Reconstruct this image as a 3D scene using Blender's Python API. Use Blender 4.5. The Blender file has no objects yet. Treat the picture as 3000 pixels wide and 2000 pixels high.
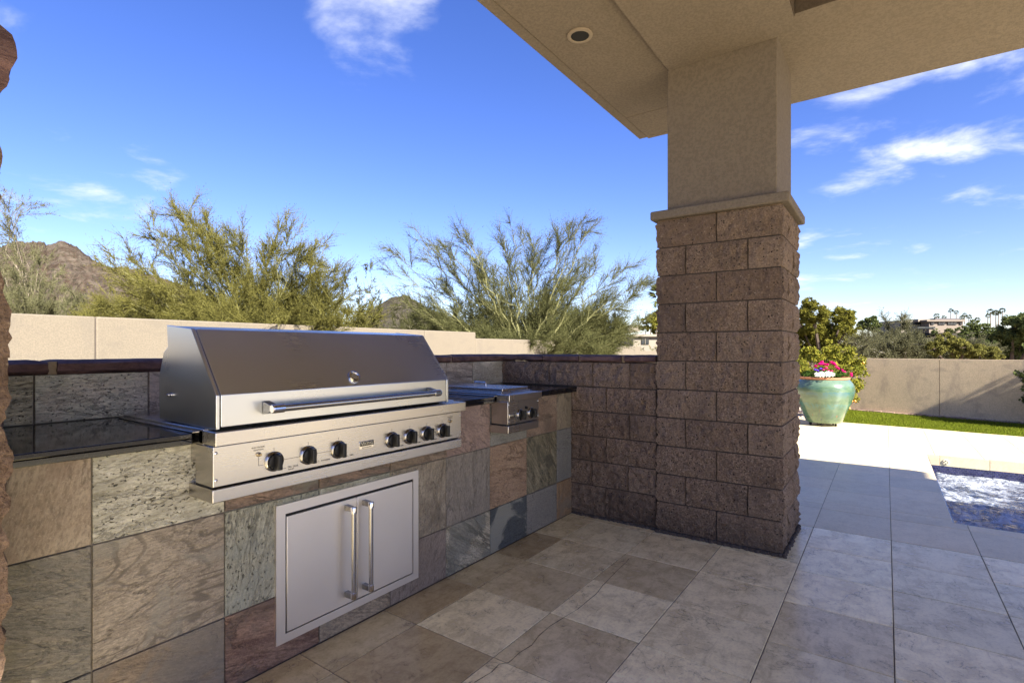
import bpy, bmesh, math, random
import numpy as np
from mathutils import Vector, noise as mnoise

SC = bpy.context.scene
COL = SC.collection
R = math.radians
rnd = random.Random(7)

# ------------------------------------------------------------------ camera
F_PX, V0, YAW, H = 1539.2, 1023.0, 0.6188, 1.308     # for a 3000 x 2000 frame
cam = bpy.data.cameras.new('camera')
cam.sensor_width = 36.0
cam.lens = F_PX / 3000 * 36
cam.shift_y = (V0 - 1000) / 3000
cam.clip_start = 0.05
cam.clip_end = 6000
cam_o = bpy.data.objects.new('camera', cam)
COL.objects.link(cam_o)
cam_o.location = (0, 0, H)
cam_o.rotation_euler = (math.pi / 2, 0, YAW - math.pi / 2)
SC.camera = cam_o

# ------------------------------------------------------------------ sun, sky, exposure
TOSUN = Vector((-0.52, -1.35, 1.0)).normalized()
ELEV = math.asin(TOSUN.z)
ROT = math.atan2(TOSUN.x, TOSUN.y) % (2 * math.pi)
SUN_STRENGTH, SKY_STRENGTH, EXPOSURE = 5.0, 0.066, 2.0
sun = bpy.data.lights.new('sun', 'SUN')
sun.energy = SUN_STRENGTH
sun.angle = R(0.53)
sun.color = (1.0, 0.93, 0.82)
sun_o = bpy.data.objects.new('sun', sun)
COL.objects.link(sun_o)
sun_o.rotation_euler = TOSUN.to_track_quat('Z', 'Y').to_euler()
SC.view_settings.view_transform = 'Standard'
SC.view_settings.look = 'None'
SC.view_settings.exposure = EXPOSURE
SC.view_settings.gamma = 1.0
SC.cycles.max_bounces = 12
SC.cycles.diffuse_bounces = 8
SC.cycles.glossy_bounces = 5


# ------------------------------------------------------------------ node helpers
class G:
    def __init__(s, nt):
        s.nt = nt

    def n(s, t, ins=None, **props):
        nd = s.nt.nodes.new('ShaderNode' + t)
        for k, v in props.items():
            setattr(nd, k, v)
        for k, v in (ins or {}).items():
            sock = nd.inputs[k]
            if isinstance(v, bpy.types.NodeSocket):
                s.nt.links.new(v, sock)
            else:
                if sock.type == 'RGBA' and len(v) == 3:
                    v = (*v, 1)
                sock.default_value = v
        return nd

    def mix(s, f, a, b, blend='MIX'):
        return s.n('Mix', {0: f, 6: a, 7: b}, data_type='RGBA', blend_type=blend, clamp_factor=True).outputs[2]

    def math(s, op, a, b=0.0, c=0.0, clamp=False):
        return s.n('Math', {0: a, 1: b, 2: c}, operation=op, use_clamp=clamp).outputs[0]

    def rng(s, v, a, b, c=0.0, d=1.0, smooth=True):
        return s.n('MapRange', {0: v, 1: a, 2: b, 3: c, 4: d},
                   interpolation_type='SMOOTHSTEP' if smooth else 'LINEAR').outputs[0]

    def noise(s, vec, scale, detail=4, rough=.55, dist=0.0):
        return s.n('TexNoise', {'Vector': vec, 'Scale': scale, 'Detail': detail, 'Roughness': rough, 'Distortion': dist}).outputs[0]

    def ramp(s, f, stops):
        nd = s.n('ValToRGB', {0: f})
        el = nd.color_ramp.elements
        while len(el) < len(stops):
            el.new(0.5)
        for e, (p, c) in zip(el, stops):
            e.position = p
            e.color = (*c, 1) if len(c) == 3 else c
        return nd.outputs[0]

    def mapping(s, vec, scale=(1, 1, 1), rot=(0, 0, 0), loc=(0, 0, 0)):
        return s.n('Mapping', {'Vector': vec, 'Scale': scale, 'Rotation': rot, 'Location': loc}).outputs[0]


def srgb(r, g, b, k=1.0):
    f = lambda c: ((c / 255 + .055) / 1.055) ** 2.4 if c > 10 else c / 255 / 12.92
    return (f(r) * k, f(g) * k, f(b) * k)


def new_mat(name):
    m = bpy.data.materials.new(name)
    m.use_nodes = True
    m.node_tree.nodes.clear()
    g = G(m.node_tree)
    out = g.n('OutputMaterial')
    return m, g, out


def finish(g, out, color, rough=.6, metal=0.0, normal=None, spec=.5, extra=None):
    ins = {'Base Color': color, 'Roughness': rough, 'Metallic': metal, 'Specular IOR Level': spec}
    if normal is not None:
        ins['Normal'] = normal
    ins.update(extra or {})
    p = g.n('BsdfPrincipled', ins)
    g.nt.links.new(p.outputs[0], out.inputs[0])
    return p


def bump(g, h, strength=.4, dist=.01):
    return g.n('Bump', {'Height': h, 'Strength': strength, 'Distance': dist}).outputs[0]


def world_pos(g):
    return g.n('NewGeometry').outputs['Position']


def obj_vec(g, rand=30.0):
    tc = g.n('TexCoord').outputs['Object']
    ri = g.n('ObjectInfo').outputs['Random']
    off = g.math('MULTIPLY', ri, rand)
    return g.n('VectorMath', {0: tc, 1: g.n('CombineXYZ', {0: off, 1: off, 2: off}).outputs[0]}, operation='ADD').outputs[0]


def mat_plain(name, col, rough=.5, metal=0.0, var=.12, scale=8, bmp=0.0, bscale=60, spec=.5):
    m, g, out = new_mat(name)
    v = obj_vec(g)
    nz = g.noise(v, scale, 5)
    c = g.mix(nz, [x * (1 - var) for x in col], [min(1, x * (1 + var)) for x in col])
    nrm = bump(g, g.noise(v, bscale, 3), bmp, .004) if bmp else None
    finish(g, out, c, rough, metal, nrm, spec)
    return m


# ------------------------------------------------------------------ world: sky with a few clouds
def dirpx(u, v):
    a, b = (u - 1500) / F_PX, -(v - V0) / F_PX
    c, s = math.cos(YAW), math.sin(YAW)
    return Vector((c + a * s, s - a * c, b)).normalized()


wd = bpy.data.worlds.new('World')
SC.world = wd
wd.use_nodes = True
g = G(wd.node_tree)
wd.node_tree.nodes.clear()
sky = g.n('TexSky', sky_type='NISHITA')
sky.sun_disc = False
sky.sun_elevation = ELEV
sky.sun_rotation = ROT
sky.altitude = 400
sky.air_density = 1.0
sky.dust_density = 0.6
sky.ozone_density = 2.0
dirv = g.n('TexCoord').outputs['Generated']
nd = g.n('VectorMath', {0: dirv}, operation='NORMALIZE').outputs[0]
sep = g.n('SeparateXYZ', {0: nd})
zc = g.math('MAXIMUM', sep.outputs[2], 0.05)
flat = g.n('CombineXYZ', {0: g.math('DIVIDE', sep.outputs[0], g.math('ADD', zc, .12)),
                          1: g.math('DIVIDE', sep.outputs[1], g.math('ADD', zc, .12)), 2: 0.0}).outputs[0]
cn = g.noise(g.mapping(flat, (1.0, 1.0, 1.0), (0, 0, .6)), 2.3, 10, .58, .25)
cn2 = g.noise(flat, 1.1, 4, .5)
# general thin cloud field, thicker in a few banks
mask = g.rng(cn2, .58, .75, 0, .22)
for (u, v, r0, r1, amt) in ((1110, 50, .05, .165, .88), (2760, 270, .05, .28, .90), (320, 500, .02, .15, .74),
                            (1500, -1500, .1, .5, .7), (2400, 800, .03, .14, .72), (2900, 500, .03, .2, .7), (2650, 780, .02, .12, .6),
                            (1250, 640, .02, .2, .25), (-900, 300, .1, .45, .6), (3900, 200, .1, .5, .7)):
    d = dirpx(u, v)
    dot = g.n('VectorMath', {0: nd, 1: tuple(d)}, operation='DOT_PRODUCT').outputs['Value']
    mask = g.math('MAXIMUM', mask, g.rng(dot, math.cos(r1), math.cos(r0), 0, amt))
thr = g.math('SUBTRACT', .74, g.math('MULTIPLY', mask, .36))
cl = g.math('MULTIPLY', g.rng(g.math('SUBTRACT', cn, thr), 0.0, .30, 0, 1), g.rng(mask, .0, .6, .25, .95))
skyc = g.mix(1.0, g.n('HueSaturation', {'Hue': .516, 'Saturation': 1.26, 'Value': 1.0, 'Color': sky.outputs[0]}).outputs[0], (.90, .835, .99), 'MULTIPLY')
cloudc = g.mix(cl, (4.2, 4.5, 5.2), (5.6, 5.6, 5.8))
col = g.mix(cl, skyc, cloudc)
bg = g.n('Background', {'Color': col, 'Strength': SKY_STRENGTH})
wo = g.n('OutputWorld')
wd.node_tree.links.new(bg.outputs[0], wo.inputs[0])

# ------------------------------------------------------------------ geometry helpers
WL = {}


class MB:
    def __init__(s):
        s.v, s.f = [], []

    def add(s, vs, fs):
        o = len(s.v)
        s.v.extend([tuple(p) for p in vs])
        s.f.extend([tuple(i + o for i in f) for f in fs])
        return s

    def box(s, x0, x1, y0, y1, z0, z1):
        return s.add([(x0, y0, z0), (x1, y0, z0), (x1, y1, z0), (x0, y1, z0), (x0, y0, z1), (x1, y0, z1), (x1, y1, z1), (x0, y1, z1)],
                     [(0, 3, 2, 1), (4, 5, 6, 7), (0, 1, 5, 4), (1, 2, 6, 5), (2, 3, 7, 6), (3, 0, 4, 7)])

    def prism(s, poly, axis, a0, a1):
        n = len(poly)
        ar = sum(poly[i][0] * poly[(i + 1) % n][1] - poly[(i + 1) % n][0] * poly[i][1] for i in range(n))
        if ar < 0:
            poly = poly[::-1]
        put = {'X': lambda p, a: (a, p[0], p[1]), 'Y': lambda p, a: (p[1], a, p[0]), 'Z': lambda p, a: (p[0], p[1], a)}[axis]
        vs = [put(p, a0) for p in poly] + [put(p, a1) for p in poly]
        fs = [tuple(range(n - 1, -1, -1)), tuple(range(n, 2 * n))]
        fs += [(i, (i + 1) % n, n + (i + 1) % n, n + i) for i in range(n)]
        return s.add(vs, fs)

    def tube(s, pts, rad, n=8, cap=True):
        pts = [Vector(p) for p in pts]
        if not hasattr(rad, '__len__'):
            rad = [rad] * len(pts)
        vs, fs = [], []
        t0 = (pts[1] - pts[0]).normalized()
        ref = Vector((0, 0, 1)) if abs(t0.z) < .9 else Vector((1, 0, 0))
        a = t0.cross(ref).normalized()
        for i, p in enumerate(pts):
            t = (pts[min(i + 1, len(pts) - 1)] - pts[max(i - 1, 0)]).normalized()
            a = (a - t * a.dot(t)).normalized()
            b = t.cross(a)
            for k in range(n):
                w = 2 * math.pi * k / n
                vs.append(p + (a * math.cos(w) + b * math.sin(w)) * rad[i])
        for i in range(len(pts) - 1):
            for k in range(n):
                fs.append((i * n + k, i * n + (k + 1) % n, (i + 1) * n + (k + 1) % n, (i + 1) * n + k))
        if cap:
            fs.append(tuple(range(n - 1, -1, -1)))
            fs.append(tuple((len(pts) - 1) * n + k for k in range(n)))
        return s.add(vs, fs)

    def lathe(s, prof, c, axis=(0, 0, 1), n=24, cap=True):
        ax = Vector(axis).normalized()
        ref = Vector((0, 0, 1)) if abs(ax.z) < .9 else Vector((1, 0, 0))
        a = ax.cross(ref).normalized()
        b = ax.cross(a)
        c = Vector(c)
        vs, fs = [], []
        for r, h in prof:
            for k in range(n):
                w = 2 * math.pi * k / n
                vs.append(c + ax * h + (a * math.cos(w) + b * math.sin(w)) * r)
        for i in range(len(prof) - 1):
            for k in range(n):
                fs.append((i * n + k, i * n + (k + 1) % n, (i + 1) * n + (k + 1) % n, (i + 1) * n + k))
        if cap:
            fs.append(tuple(range(n - 1, -1, -1)))
            fs.append(tuple((len(prof) - 1) * n + k for k in range(n)))
        return s.add(vs, fs)

    def build(s, name, mat, parent=None, bevel=0.0, smooth=False, seg=2, loc=None, fix=False, color=None, kind=None):
        arr = np.array(s.v)
        c = Vector(loc) if loc is not None else Vector((arr.min(0) + arr.max(0)) / 2)
        me = bpy.data.meshes.new(name)
        me.from_pydata((arr - np.array(c)).tolist(), [], s.f)
        if bevel or fix:
            bm = bmesh.new()
            bm.from_mesh(me)
            if fix:
                bmesh.ops.recalc_face_normals(bm, faces=bm.faces)
            if bevel:
                ed = [e for e in bm.edges if len(e.link_faces) == 2 and e.calc_face_angle(0) > .5]
                res = bmesh.ops.bevel(bm, geom=ed, offset=bevel, segments=seg, affect='EDGES', profile=.5, clamp_overlap=True)
                for f in res['faces']:
                    f.smooth = True
            bm.to_mesh(me)
            bm.free()
        if smooth and not bevel:
            me.shade_smooth()
            me.set_sharp_from_angle(angle=R(38))
        return link(name, me, mat, c, parent, color, kind)


def link(name, me, mat, loc, parent=None, color=None, kind=None):
    o = bpy.data.objects.new(name, me)
    COL.objects.link(o)
    if mat is not None and not me.materials:
        me.materials.append(mat)
    loc = Vector(loc)
    WL[o.name] = loc
    if parent is not None:
        o.parent = parent
        o.location = loc - WL[parent.name]
    else:
        o.location = loc
    if color is not None:
        o.color = (*color, 1)
    if kind:
        o['kind'] = kind
    return o


def thing(name, label, cat, loc, group=None):
    o = bpy.data.objects.new(name, None)
    COL.objects.link(o)
    o.empty_display_size = .2
    o.location = loc
    WL[o.name] = Vector(loc)
    o['label'] = label
    o['category'] = cat
    if group:
        o['group'] = group
    return o


def tag(o, label, cat, group=None):
    o['label'] = label
    o['category'] = cat
    if group:
        o['group'] = group
    return o


def np_mesh(name, verts, tris, mat, parent=None, loc=(0, 0, 0), kind=None, nper=3):
    """Fast mesh from numpy arrays: verts (N,3), faces (M,nper)."""
    me = bpy.data.meshes.new(name)
    verts = np.asarray(verts, np.float32) - np.array(loc, np.float32)
    tris = np.asarray(tris, np.int32)
    me.vertices.add(len(verts))
    me.vertices.foreach_set('co', verts.ravel())
    me.loops.add(tris.size)
    me.loops.foreach_set('vertex_index', tris.ravel())
    me.polygons.add(len(tris))
    me.polygons.foreach_set('loop_start', np.arange(0, tris.size, nper, dtype=np.int32))
    me.update(calc_edges=True)
    me.validate()
    return link(name, me, mat, loc, parent, None, kind)


def at(u, v, d):
    """Point d metres ahead of the viewpoint, seen at photograph pixel (u, v)."""
    c, s = math.cos(YAW), math.sin(YAW)
    a, b = (u - 1500) / F_PX, -(v - V0) / F_PX
    return Vector(((c + a * s) * d, (s - a * c) * d, H + b * d))


def seen(p):
    c, s = math.cos(YAW), math.sin(YAW)
    d = p[0] * c + p[1] * s
    if d < .1:
        return None
    return 1500 + F_PX * (p[0] * s - p[1] * c) / d, V0 - F_PX * (p[2] - H) / d, d


def text_mesh(body, size, name, mat, parent, org, xdir=(1, 0, 0), extrude=.0004, align='CENTER', sx=1.0):
    cu = bpy.data.curves.new('lettering', 'FONT')
    cu.body = body
    cu.size = size
    cu.align_x = align
    cu.align_y = 'CENTER'
    cu.extrude = extrude
    cu.resolution_u = 3
    ob = bpy.data.objects.new('lettering_source', cu)
    COL.objects.link(ob)
    dg = bpy.context.evaluated_depsgraph_get()
    me = bpy.data.meshes.new_from_object(ob.evaluated_get(dg))
    bpy.data.objects.remove(ob)
    bpy.data.curves.remove(cu)
    xd = Vector(xdir)
    for v in me.vertices:      # letters stand upright facing -Y
        x, y, z = v.co
        v.co = xd * (x * sx) + Vector((0, 0, 1)) * y + Vector((0, -1, 0)) * z
    me.name = name
    me.materials.clear()
    return link(name, me, mat, org, parent)


# ------------------------------------------------------------------ materials
def mat_steel(name, col=(.60, .575, .54), rough=.27, axis=0, rvar=.07):
    m, g, out = new_mat(name)
    p = world_pos(g)
    sc = [500, 500, 500]
    sc[axis] = 6
    br = g.noise(g.mapping(p, tuple(sc)), 1.0, 2)
    sm = g.noise(p, 2.2, 3, .5)
    spots = g.rng(g.noise(p, 24.0, 2), .68, .84, 0, 1)
    c = g.mix(sm, [x * .93 for x in col], [min(1, x * 1.05) for x in col])
    c = g.mix(g.math('MULTIPLY', spots, .05), c, (.30, .24, .18))
    r = g.math('ADD', g.math('MULTIPLY', br, .035), g.math('ADD', g.math('MULTIPLY', sm, rvar * 2), rough - rvar - .02))
    finish(g, out, c, r, 1.0)
    return m


def mat_stucco(name, col, var=.10, bscale=220, bstr=.35, stain=0.0, stain_col=(.2, .18, .16)):
    m, g, out = new_mat(name)
    p = world_pos(g)
    a = g.noise(p, 1.7, 6, .6)
    b = g.noise(p, 55, 3, .6)
    c = g.mix(a, [x * (1 - var) for x in col], [x * (1 + var) for x in col])
    c = g.mix(g.rng(b, .42, .60, 0, .55), c, [x * .66 for x in col])
    c = g.mix(g.rng(g.noise(p, 14, 6, .65), .45, .7, 0, .35), c, [x * .80 for x in col])
    c = g.mix(g.rng(g.noise(p, 170, 2, .6), .5, .7, 0, .35), c, [x * 1.25 for x in col])
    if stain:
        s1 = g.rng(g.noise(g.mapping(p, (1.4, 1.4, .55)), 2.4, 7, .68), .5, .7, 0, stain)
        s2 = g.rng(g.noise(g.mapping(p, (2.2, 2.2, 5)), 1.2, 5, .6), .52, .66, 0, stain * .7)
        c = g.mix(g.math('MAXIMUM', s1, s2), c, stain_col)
    h = g.math('ADD', g.noise(p, bscale, 3), g.math('MULTIPLY', g.noise(p, bscale * .3, 2), .8))
    finish(g, out, c, .9, 0, bump(g, h, bstr, .004), .25)
    return m


def mat_block(name, k=1.0, tint=(1, 1, 1), dots=1.0):
    m, g, out = new_mat(name)
    p = world_pos(g)
    o = obj_vec(g)
    big = g.noise(p, 7, 5, .6)
    fine = g.noise(p, 95, 4, .7)
    t = lambda c: tuple(x * k * y for x, y in zip(c, tint))
    c = g.mix(g.rng(fine, .3, .72), t((.085, .058, .044)), t((.30, .222, .172)))
    c = g.mix(g.rng(big, .35, .7, 0, .45), c, t((.135, .092, .068)))
    ri = g.n('ObjectInfo').outputs['Random']
    c = g.mix(g.math('MULTIPLY', ri, .42), c, t((.235, .178, .142)))
    c = g.mix(g.rng(g.math('FRACT', g.math('MULTIPLY', ri, 7.3)), .55, 1.0, 0, .4), c, t((.085, .055, .043)))
    c = g.mix(g.rng(g.noise(p, 2.2, 6, .65), .5, .68, 0, .4), c, t((.07, .052, .045)))
    vo = g.n('TexVoronoi', {'Vector': p, 'Scale': 62.0})
    light = g.math('MULTIPLY', g.rng(vo.outputs[0], .30, .16), g.rng(g.n('SeparateColor', {0: vo.outputs[1]}).outputs[0], .82, .86))
    dark = g.math('MULTIPLY', g.rng(vo.outputs[0], .34, .2), g.rng(g.n('SeparateColor', {0: vo.outputs[1]}).outputs[1], .80, .84))
    c = g.mix(g.math('MULTIPLY', light, .45), c, t((.42, .36, .30)))
    c = g.mix(g.math('MULTIPLY', dark, dots), c, (.012, .010, .010))
    ground_z = g.n('SeparateXYZ', {0: p}).outputs[2]
    c = g.mix(g.math('MULTIPLY', g.rng(g.math('ADD', ground_z, g.math('MULTIPLY', big, .25)), .40, .12, 0, 1), .42), c, (.030, .024, .02))  # blocks turn darker towards the ground
    h = g.math('ADD', g.math('MULTIPLY', g.noise(p, 34, 6, .75), 1.6), g.math('MULTIPLY', fine, .5))
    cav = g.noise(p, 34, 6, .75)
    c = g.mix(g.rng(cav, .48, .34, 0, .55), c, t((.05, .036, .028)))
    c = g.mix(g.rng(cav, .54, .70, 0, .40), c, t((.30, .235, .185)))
    finish(g, out, c, .92, 0, bump(g, h, 1.0, .022), .25)
    return m


def mat_stone(name, c1, c2, c3=None, streak=0.0, ang=0.0, swirl=0.0, pits=0.0, patch=0.0, rough=.55, seed=0, scale=1.0, k=1.38,
              relief=.35, pitc=(.03, .028, .024)):
    m, g, out = new_mat(name)
    tc = g.n('TexCoord').outputs['Object']
    v = g.mapping(tc, (scale, scale, scale), (0, R(ang), 0), (seed * 3.7, seed * 1.3, seed * 2.1))
    def ds(c):       # slate is muted: pull towards its own grey
        l = sum(c) / 3
        return tuple(x * k for x in srgb(*[l + (x - l) * .70 for x in c]))
    c1, c2 = ds(c1), ds(c2)
    big = g.noise(v, 5, 6, .62, .6)
    f = g.rng(big, .32, .68)
    st = g.noise(g.mapping(v, (4, 4, 34)), 1.0, 7, .68, .9)
    if streak:
        f = g.math('ADD', g.math('MULTIPLY', f, 1 - streak), g.math('MULTIPLY', g.rng(st, .36, .64), streak))
    col = g.mix(f, c1, c2)
    fine = g.noise(g.mapping(v, (48, 48, 130)), 1.0, 6, .70)
    col = g.mix(g.rng(fine, .36, .72, 0, .72), col, tuple(x * .46 for x in c1))
    layer = g.math('ABSOLUTE', g.math('SUBTRACT', g.noise(g.mapping(v, (2.6, 2.6, 7.5)), 1.0, 6, .62, .5), .5))
    col = g.mix(g.math('MULTIPLY', g.rng(layer, .022, .0, 0, .75), g.rng(big, .42, .58)), col, tuple(x * .36 for x in c1))
    col = g.mix(g.rng(g.noise(v, 150, 3, .6), .52, .75, 0, .35), col, tuple(min(.8, x * 1.5) for x in c2))
    h = g.math('ADD', g.math('ADD', g.math('MULTIPLY', st, .8), g.math('MULTIPLY', fine, .6)), g.math('MULTIPLY', g.rng(layer, .0, .03), .35))
    if swirl:
        fl_ = g.noise(g.mapping(v, (1, 1, 1.7), loc=(.7, 0, .4)), 3.1, 3, .42, .5)
        wv = g.math('SINE', g.math('MULTIPLY', fl_, 88.0))
        wv = g.math('MULTIPLY', g.rng(wv, .1, .98), g.rng(g.noise(v, 4, 3), .38, .6))
        col = g.mix(g.math('MULTIPLY', wv, swirl), col, tuple(x * .50 for x in c1))
        h = g.math('ADD', h, g.math('MULTIPLY', wv, -.3))
    if patch and c3:
        c3 = ds(c3)
        pm = g.rng(g.noise(g.mapping(v, loc=(5, 2, 7)), 3.4, 6, .6, .8), .5, .58, 0, patch)
        col = g.mix(pm, col, c3)
    if pits:
        pn = g.noise(g.mapping(v, (75, 75, 120)), 1.0, 2, .5, .3)
        pm = g.rng(pn, .62, .70, 0, pits)
        col = g.mix(pm, col, pitc)
        h = g.math('SUBTRACT', h, g.math('MULTIPLY', pm, 1.2))
    finish(g, out, col, rough, 0, bump(g, h, min(1.0, relief * 1.7), .012), .35)
    return m


def mat_travertine(name, rough=.2, k=1.0, contrast=1.0):
    """Tone of each tile comes from its object colour."""
    m, g, out = new_mat(name)
    v = obj_vec(g, 50)
    base = g.n('ObjectInfo').outputs['Color']
    n1 = g.noise(v, 8, 9, .70, .35)
    n2 = g.noise(g.mapping(v, (5, 24, 5)), 1.0, 9, .72, .5)
    n3 = g.noise(v, 70, 4, .65)
    dk = g.mix(1.0, base, (.66, .60, .52), 'MULTIPLY')
    lt = g.mix(1.0, base, (1.16, 1.15, 1.13), 'MULTIPLY')
    c = g.mix(g.rng(n1, .38, .70, 0, .72 * contrast), lt, dk)
    c = g.mix(g.rng(n2, .50, .72, 0, .55 * contrast), c, dk)
    c = g.mix(g.rng(n3, .45, .75, 0, .40), c, dk)
    c = g.mix(g.rng(g.noise(v, 160, 3, .7), .50, .72, 0, .35), c, lt)
    vein = g.math('ABSOLUTE', g.math('SUBTRACT', g.noise(v, 4.5, 6, .6, .8), .5))
    c = g.mix(g.math('MULTIPLY', g.rng(vein, .012, .0, 0, .5 * contrast), g.rng(n1, .45, .6)), c, (.10, .075, .055))
    pit = g.rng(g.noise(g.mapping(v, (60, 130, 60)), 1.0, 3), .70, .76, 0, .6)
    c = g.mix(pit, c, (.09, .07, .055))
    rr = g.math('ADD', g.math('MULTIPLY', n1, .22), rough - .06)
    finish(g, out, c, rr, 0, bump(g, g.math('SUBTRACT', g.math('MULTIPLY', n3, .3), pit), .05, .004), .30)
    return m


def mat_foliage(name, cols, trans=.35, rough=.7):
    m, g, out = new_mat(name)
    ri = g.n('NewGeometry').outputs['Random Per Island']
    n = len(cols)
    c = g.ramp(ri, [(i / max(1, n - 1), x) for i, x in enumerate(cols)])
    big = g.noise(world_pos(g), 1.6, 3)
    c = g.mix(g.rng(big, .3, .7, 0, .35), c, cols[0])
    d = g.n('BsdfDiffuse', {'Color': c})
    t = g.n('BsdfTranslucent', {'Color': c})
    mx = g.n('MixShader', {0: trans, 1: d.outputs[0], 2: t.outputs[0]})
    g.nt.links.new(mx.outputs[0], out.inputs[0])
    return m


M = {}
M['steel'] = mat_steel('brushed_steel', (.56, .535, .50))
M['steel_hood'] = mat_steel('brushed_steel_hood', (.60, .615, .61), .29)
M['steel_v'] = mat_steel('brushed_steel_upright', (.82, .765, .69), .46, 2)
M['chrome'] = mat_plain('polished_steel', (.62, .60, .58), .12, 1.0, .05)
M['cast'] = mat_plain('cast_dark_steel', (.20, .195, .19), .22, 1.0, .1)
M['bar'] = mat_plain('handle_bar_steel', (.42, .41, .39), .22, 1.0, .05)
M['bezel'] = mat_plain('knob_bezel_steel', (.30, .285, .265), .16, 1.0, .05)
M['black_plastic'] = mat_plain('black_plastic', (.006, .006, .0065), .38, 0, .1, spec=.35)
M['gap'] = mat_plain('dark_gap', (.008, .008, .008), .8)
M['ink'] = mat_plain('printed_ink', (.03, .028, .026), .6)
M['brass'] = mat_plain('worn_brass', (.42, .33, .20), .3, 1.0)
M['soffit'] = mat_stucco('soffit_stucco', (.250, .205, .155), .12, 75, .55, .30, (.205, .16, .115))
M['shaft'] = mat_stucco('column_stucco', (.178, .146, .11), .09, 80, .55)
M['bay'] = mat_stucco('shaded_bay_stucco', (.10, .075, .052), .1, 240, .4)  # stucco colour darkened to stand for the unlit roof recess
M['wall_l'] = mat_stucco('garden_wall_stucco', (.172, .147, .11), .06, 120, .25, .5, (.125, .109, .088))
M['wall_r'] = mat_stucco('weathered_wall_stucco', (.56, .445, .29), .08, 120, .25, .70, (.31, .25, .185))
M['block'] = mat_block('split_face_block', 1.62, (1, .975, .86))
M['block_old'] = mat_block('split_face_block_old', 1.55, (1, .97, .86))
M['block_near'] = mat_block('split_face_block_near', 1.25, (1, .93, .83), .15)
M['mortar'] = mat_plain('dark_mortar', (.075, .062, .052), .95, 0, .3, 30, .5, 90, .2)
M['mortar_tan'] = mat_plain('tan_mortar', (.30, .23, .15), .95, 0, .25, 40, .8, 90, .2)
M['grout'] = mat_plain('floor_grout', (.17, .145, .12), .9, 0, .2, 12, .2, 90, .2)
M['deck_grout'] = mat_plain('deck_grout', (.17, .145, .115), .9, 0, .2, 12, .2, 90, .2)
M['tile_grout'] = mat_plain('wall_tile_grout', (.20, .175, .14), .9, 0, .2, 12, .2, 90, .2)
M['trav'] = mat_travertine('travertine_sealed', .20, 1, 1.1)
M['trav_out'] = mat_travertine('travertine_deck', .36, 1, .32)
M['soil'] = mat_plain('potting_soil', (.035, .025, .018), .95, 0, .3, 40, .8, 80)
M['terracotta'] = mat_plain('terracotta', (.36, .15, .07), .75, 0, .2, 18, .3, 80)
M['glass_dark'] = mat_plain('dark_window_glass', (.02, .025, .03), .08, 0, .1)
M['bldg'] = mat_plain('building_render', (.155, .127, .10), .85, 0, .06, .6)
M['bldg_light'] = mat_plain('pale_render', (.205, .18, .14), .85, 0, .1, .8)
M['bldg_roof'] = mat_plain('dark_roof_edge', (.07, .06, .065), .7)
M['orange'] = mat_plain('orange_peel', (.62, .27, .03), .4, 0, .15, 20, .2, 120)
M['geranium'] = mat_foliage('geranium_petals', [(.50, .005, .13), (.62, .012, .20), (.42, .004, .10)], .25)
M['pinkf'] = mat_foliage('pink_petals', [(.70, .05, .22), (.60, .02, .15)], .25)
M['whitef'] = mat_foliage('white_petals', [(.72, .72, .66), (.82, .82, .78)], .25)
M['purplef'] = mat_foliage('purple_petals', [(.10, .04, .42), (.16, .06, .55)], .25)
M['potleaf'] = mat_foliage('geranium_leaves', [(.035, .07, .015), (.07, .12, .025), (.05, .09, .02)])
M['palo_leaf'] = mat_foliage('palo_verde_twigs', [(.085, .083, .026), (.15, .142, .038), (.19, .175, .05), (.115, .108, .03)], .3)
M['palo2_leaf'] = mat_foliage('palo_verde_grey_twigs', [(.066, .071, .028), (.115, .12, .048), (.15, .15, .062), (.095, .097, .038)], .3)
M['palo_wood'] = mat_plain('palo_verde_bark', (.17, .165, .065), .8, 0, .3, 9, .3, 60)
M['pale_leaf'] = mat_foliage('pale_desert_twigs', [(.105, .107, .052), (.165, .162, .085), (.135, .13, .058)], .3)
M['pale_wood'] = mat_plain('grey_bark', (.17, .14, .10), .85, 0, .3, 9)
M['sap_leaf'] = mat_foliage('sapling_leaves', [(.045, .055, .018), (.09, .095, .03), (.13, .12, .045)], .3)
M['mesq_leaf'] = mat_foliage('mesquite_leaves', [(.08, .081, .043), (.14, .135, .077), (.11, .11, .05), (.165, .155, .092)], .3)
M['mesq_wood'] = mat_plain('bleached_branches', (.34, .31, .27), .85, 0, .3, 9)
M['willow_leaf'] = mat_foliage('yellow_green_leaves', [(.085, .09, .018), (.165, .158, .028), (.23, .21, .04)], .35)
M['dark_leaf'] = mat_foliage('dark_green_leaves', [(.055, .075, .03), (.11, .135, .048), (.085, .105, .035), (.16, .17, .055)], .3)
M['citrus_leaf'] = mat_foliage('citrus_leaves', [(.085, .105, .018), (.19, .195, .03), (.31, .275, .045), (.24, .23, .036)], .35)
M['lime_leaf'] = mat_foliage('lime_shrub_leaves', [(.115, .115, .032), (.20, .185, .045), (.15, .145, .05)], .35)
M['palm_leaf'] = mat_foliage('palm_fronds', [(.045, .055, .02), (.085, .095, .03), (.12, .11, .04)], .2)
M['palm_wood'] = mat_plain('palm_trunk', (.16, .12, .085), .9, 0, .2, 20)
M['bark'] = mat_plain('dark_bark', (.07, .05, .035), .9, 0, .3, 20, .5, 60)
M['scrub'] = mat_foliage('desert_scrub_leaves', [(.085, .085, .035), (.15, .145, .06), (.19, .17, .07), (.11, .10, .04)], .3)
M['grass'] = mat_foliage('lawn_blades', [(.10, .135, .012), (.15, .185, .018), (.20, .215, .034)], .35)


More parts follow.
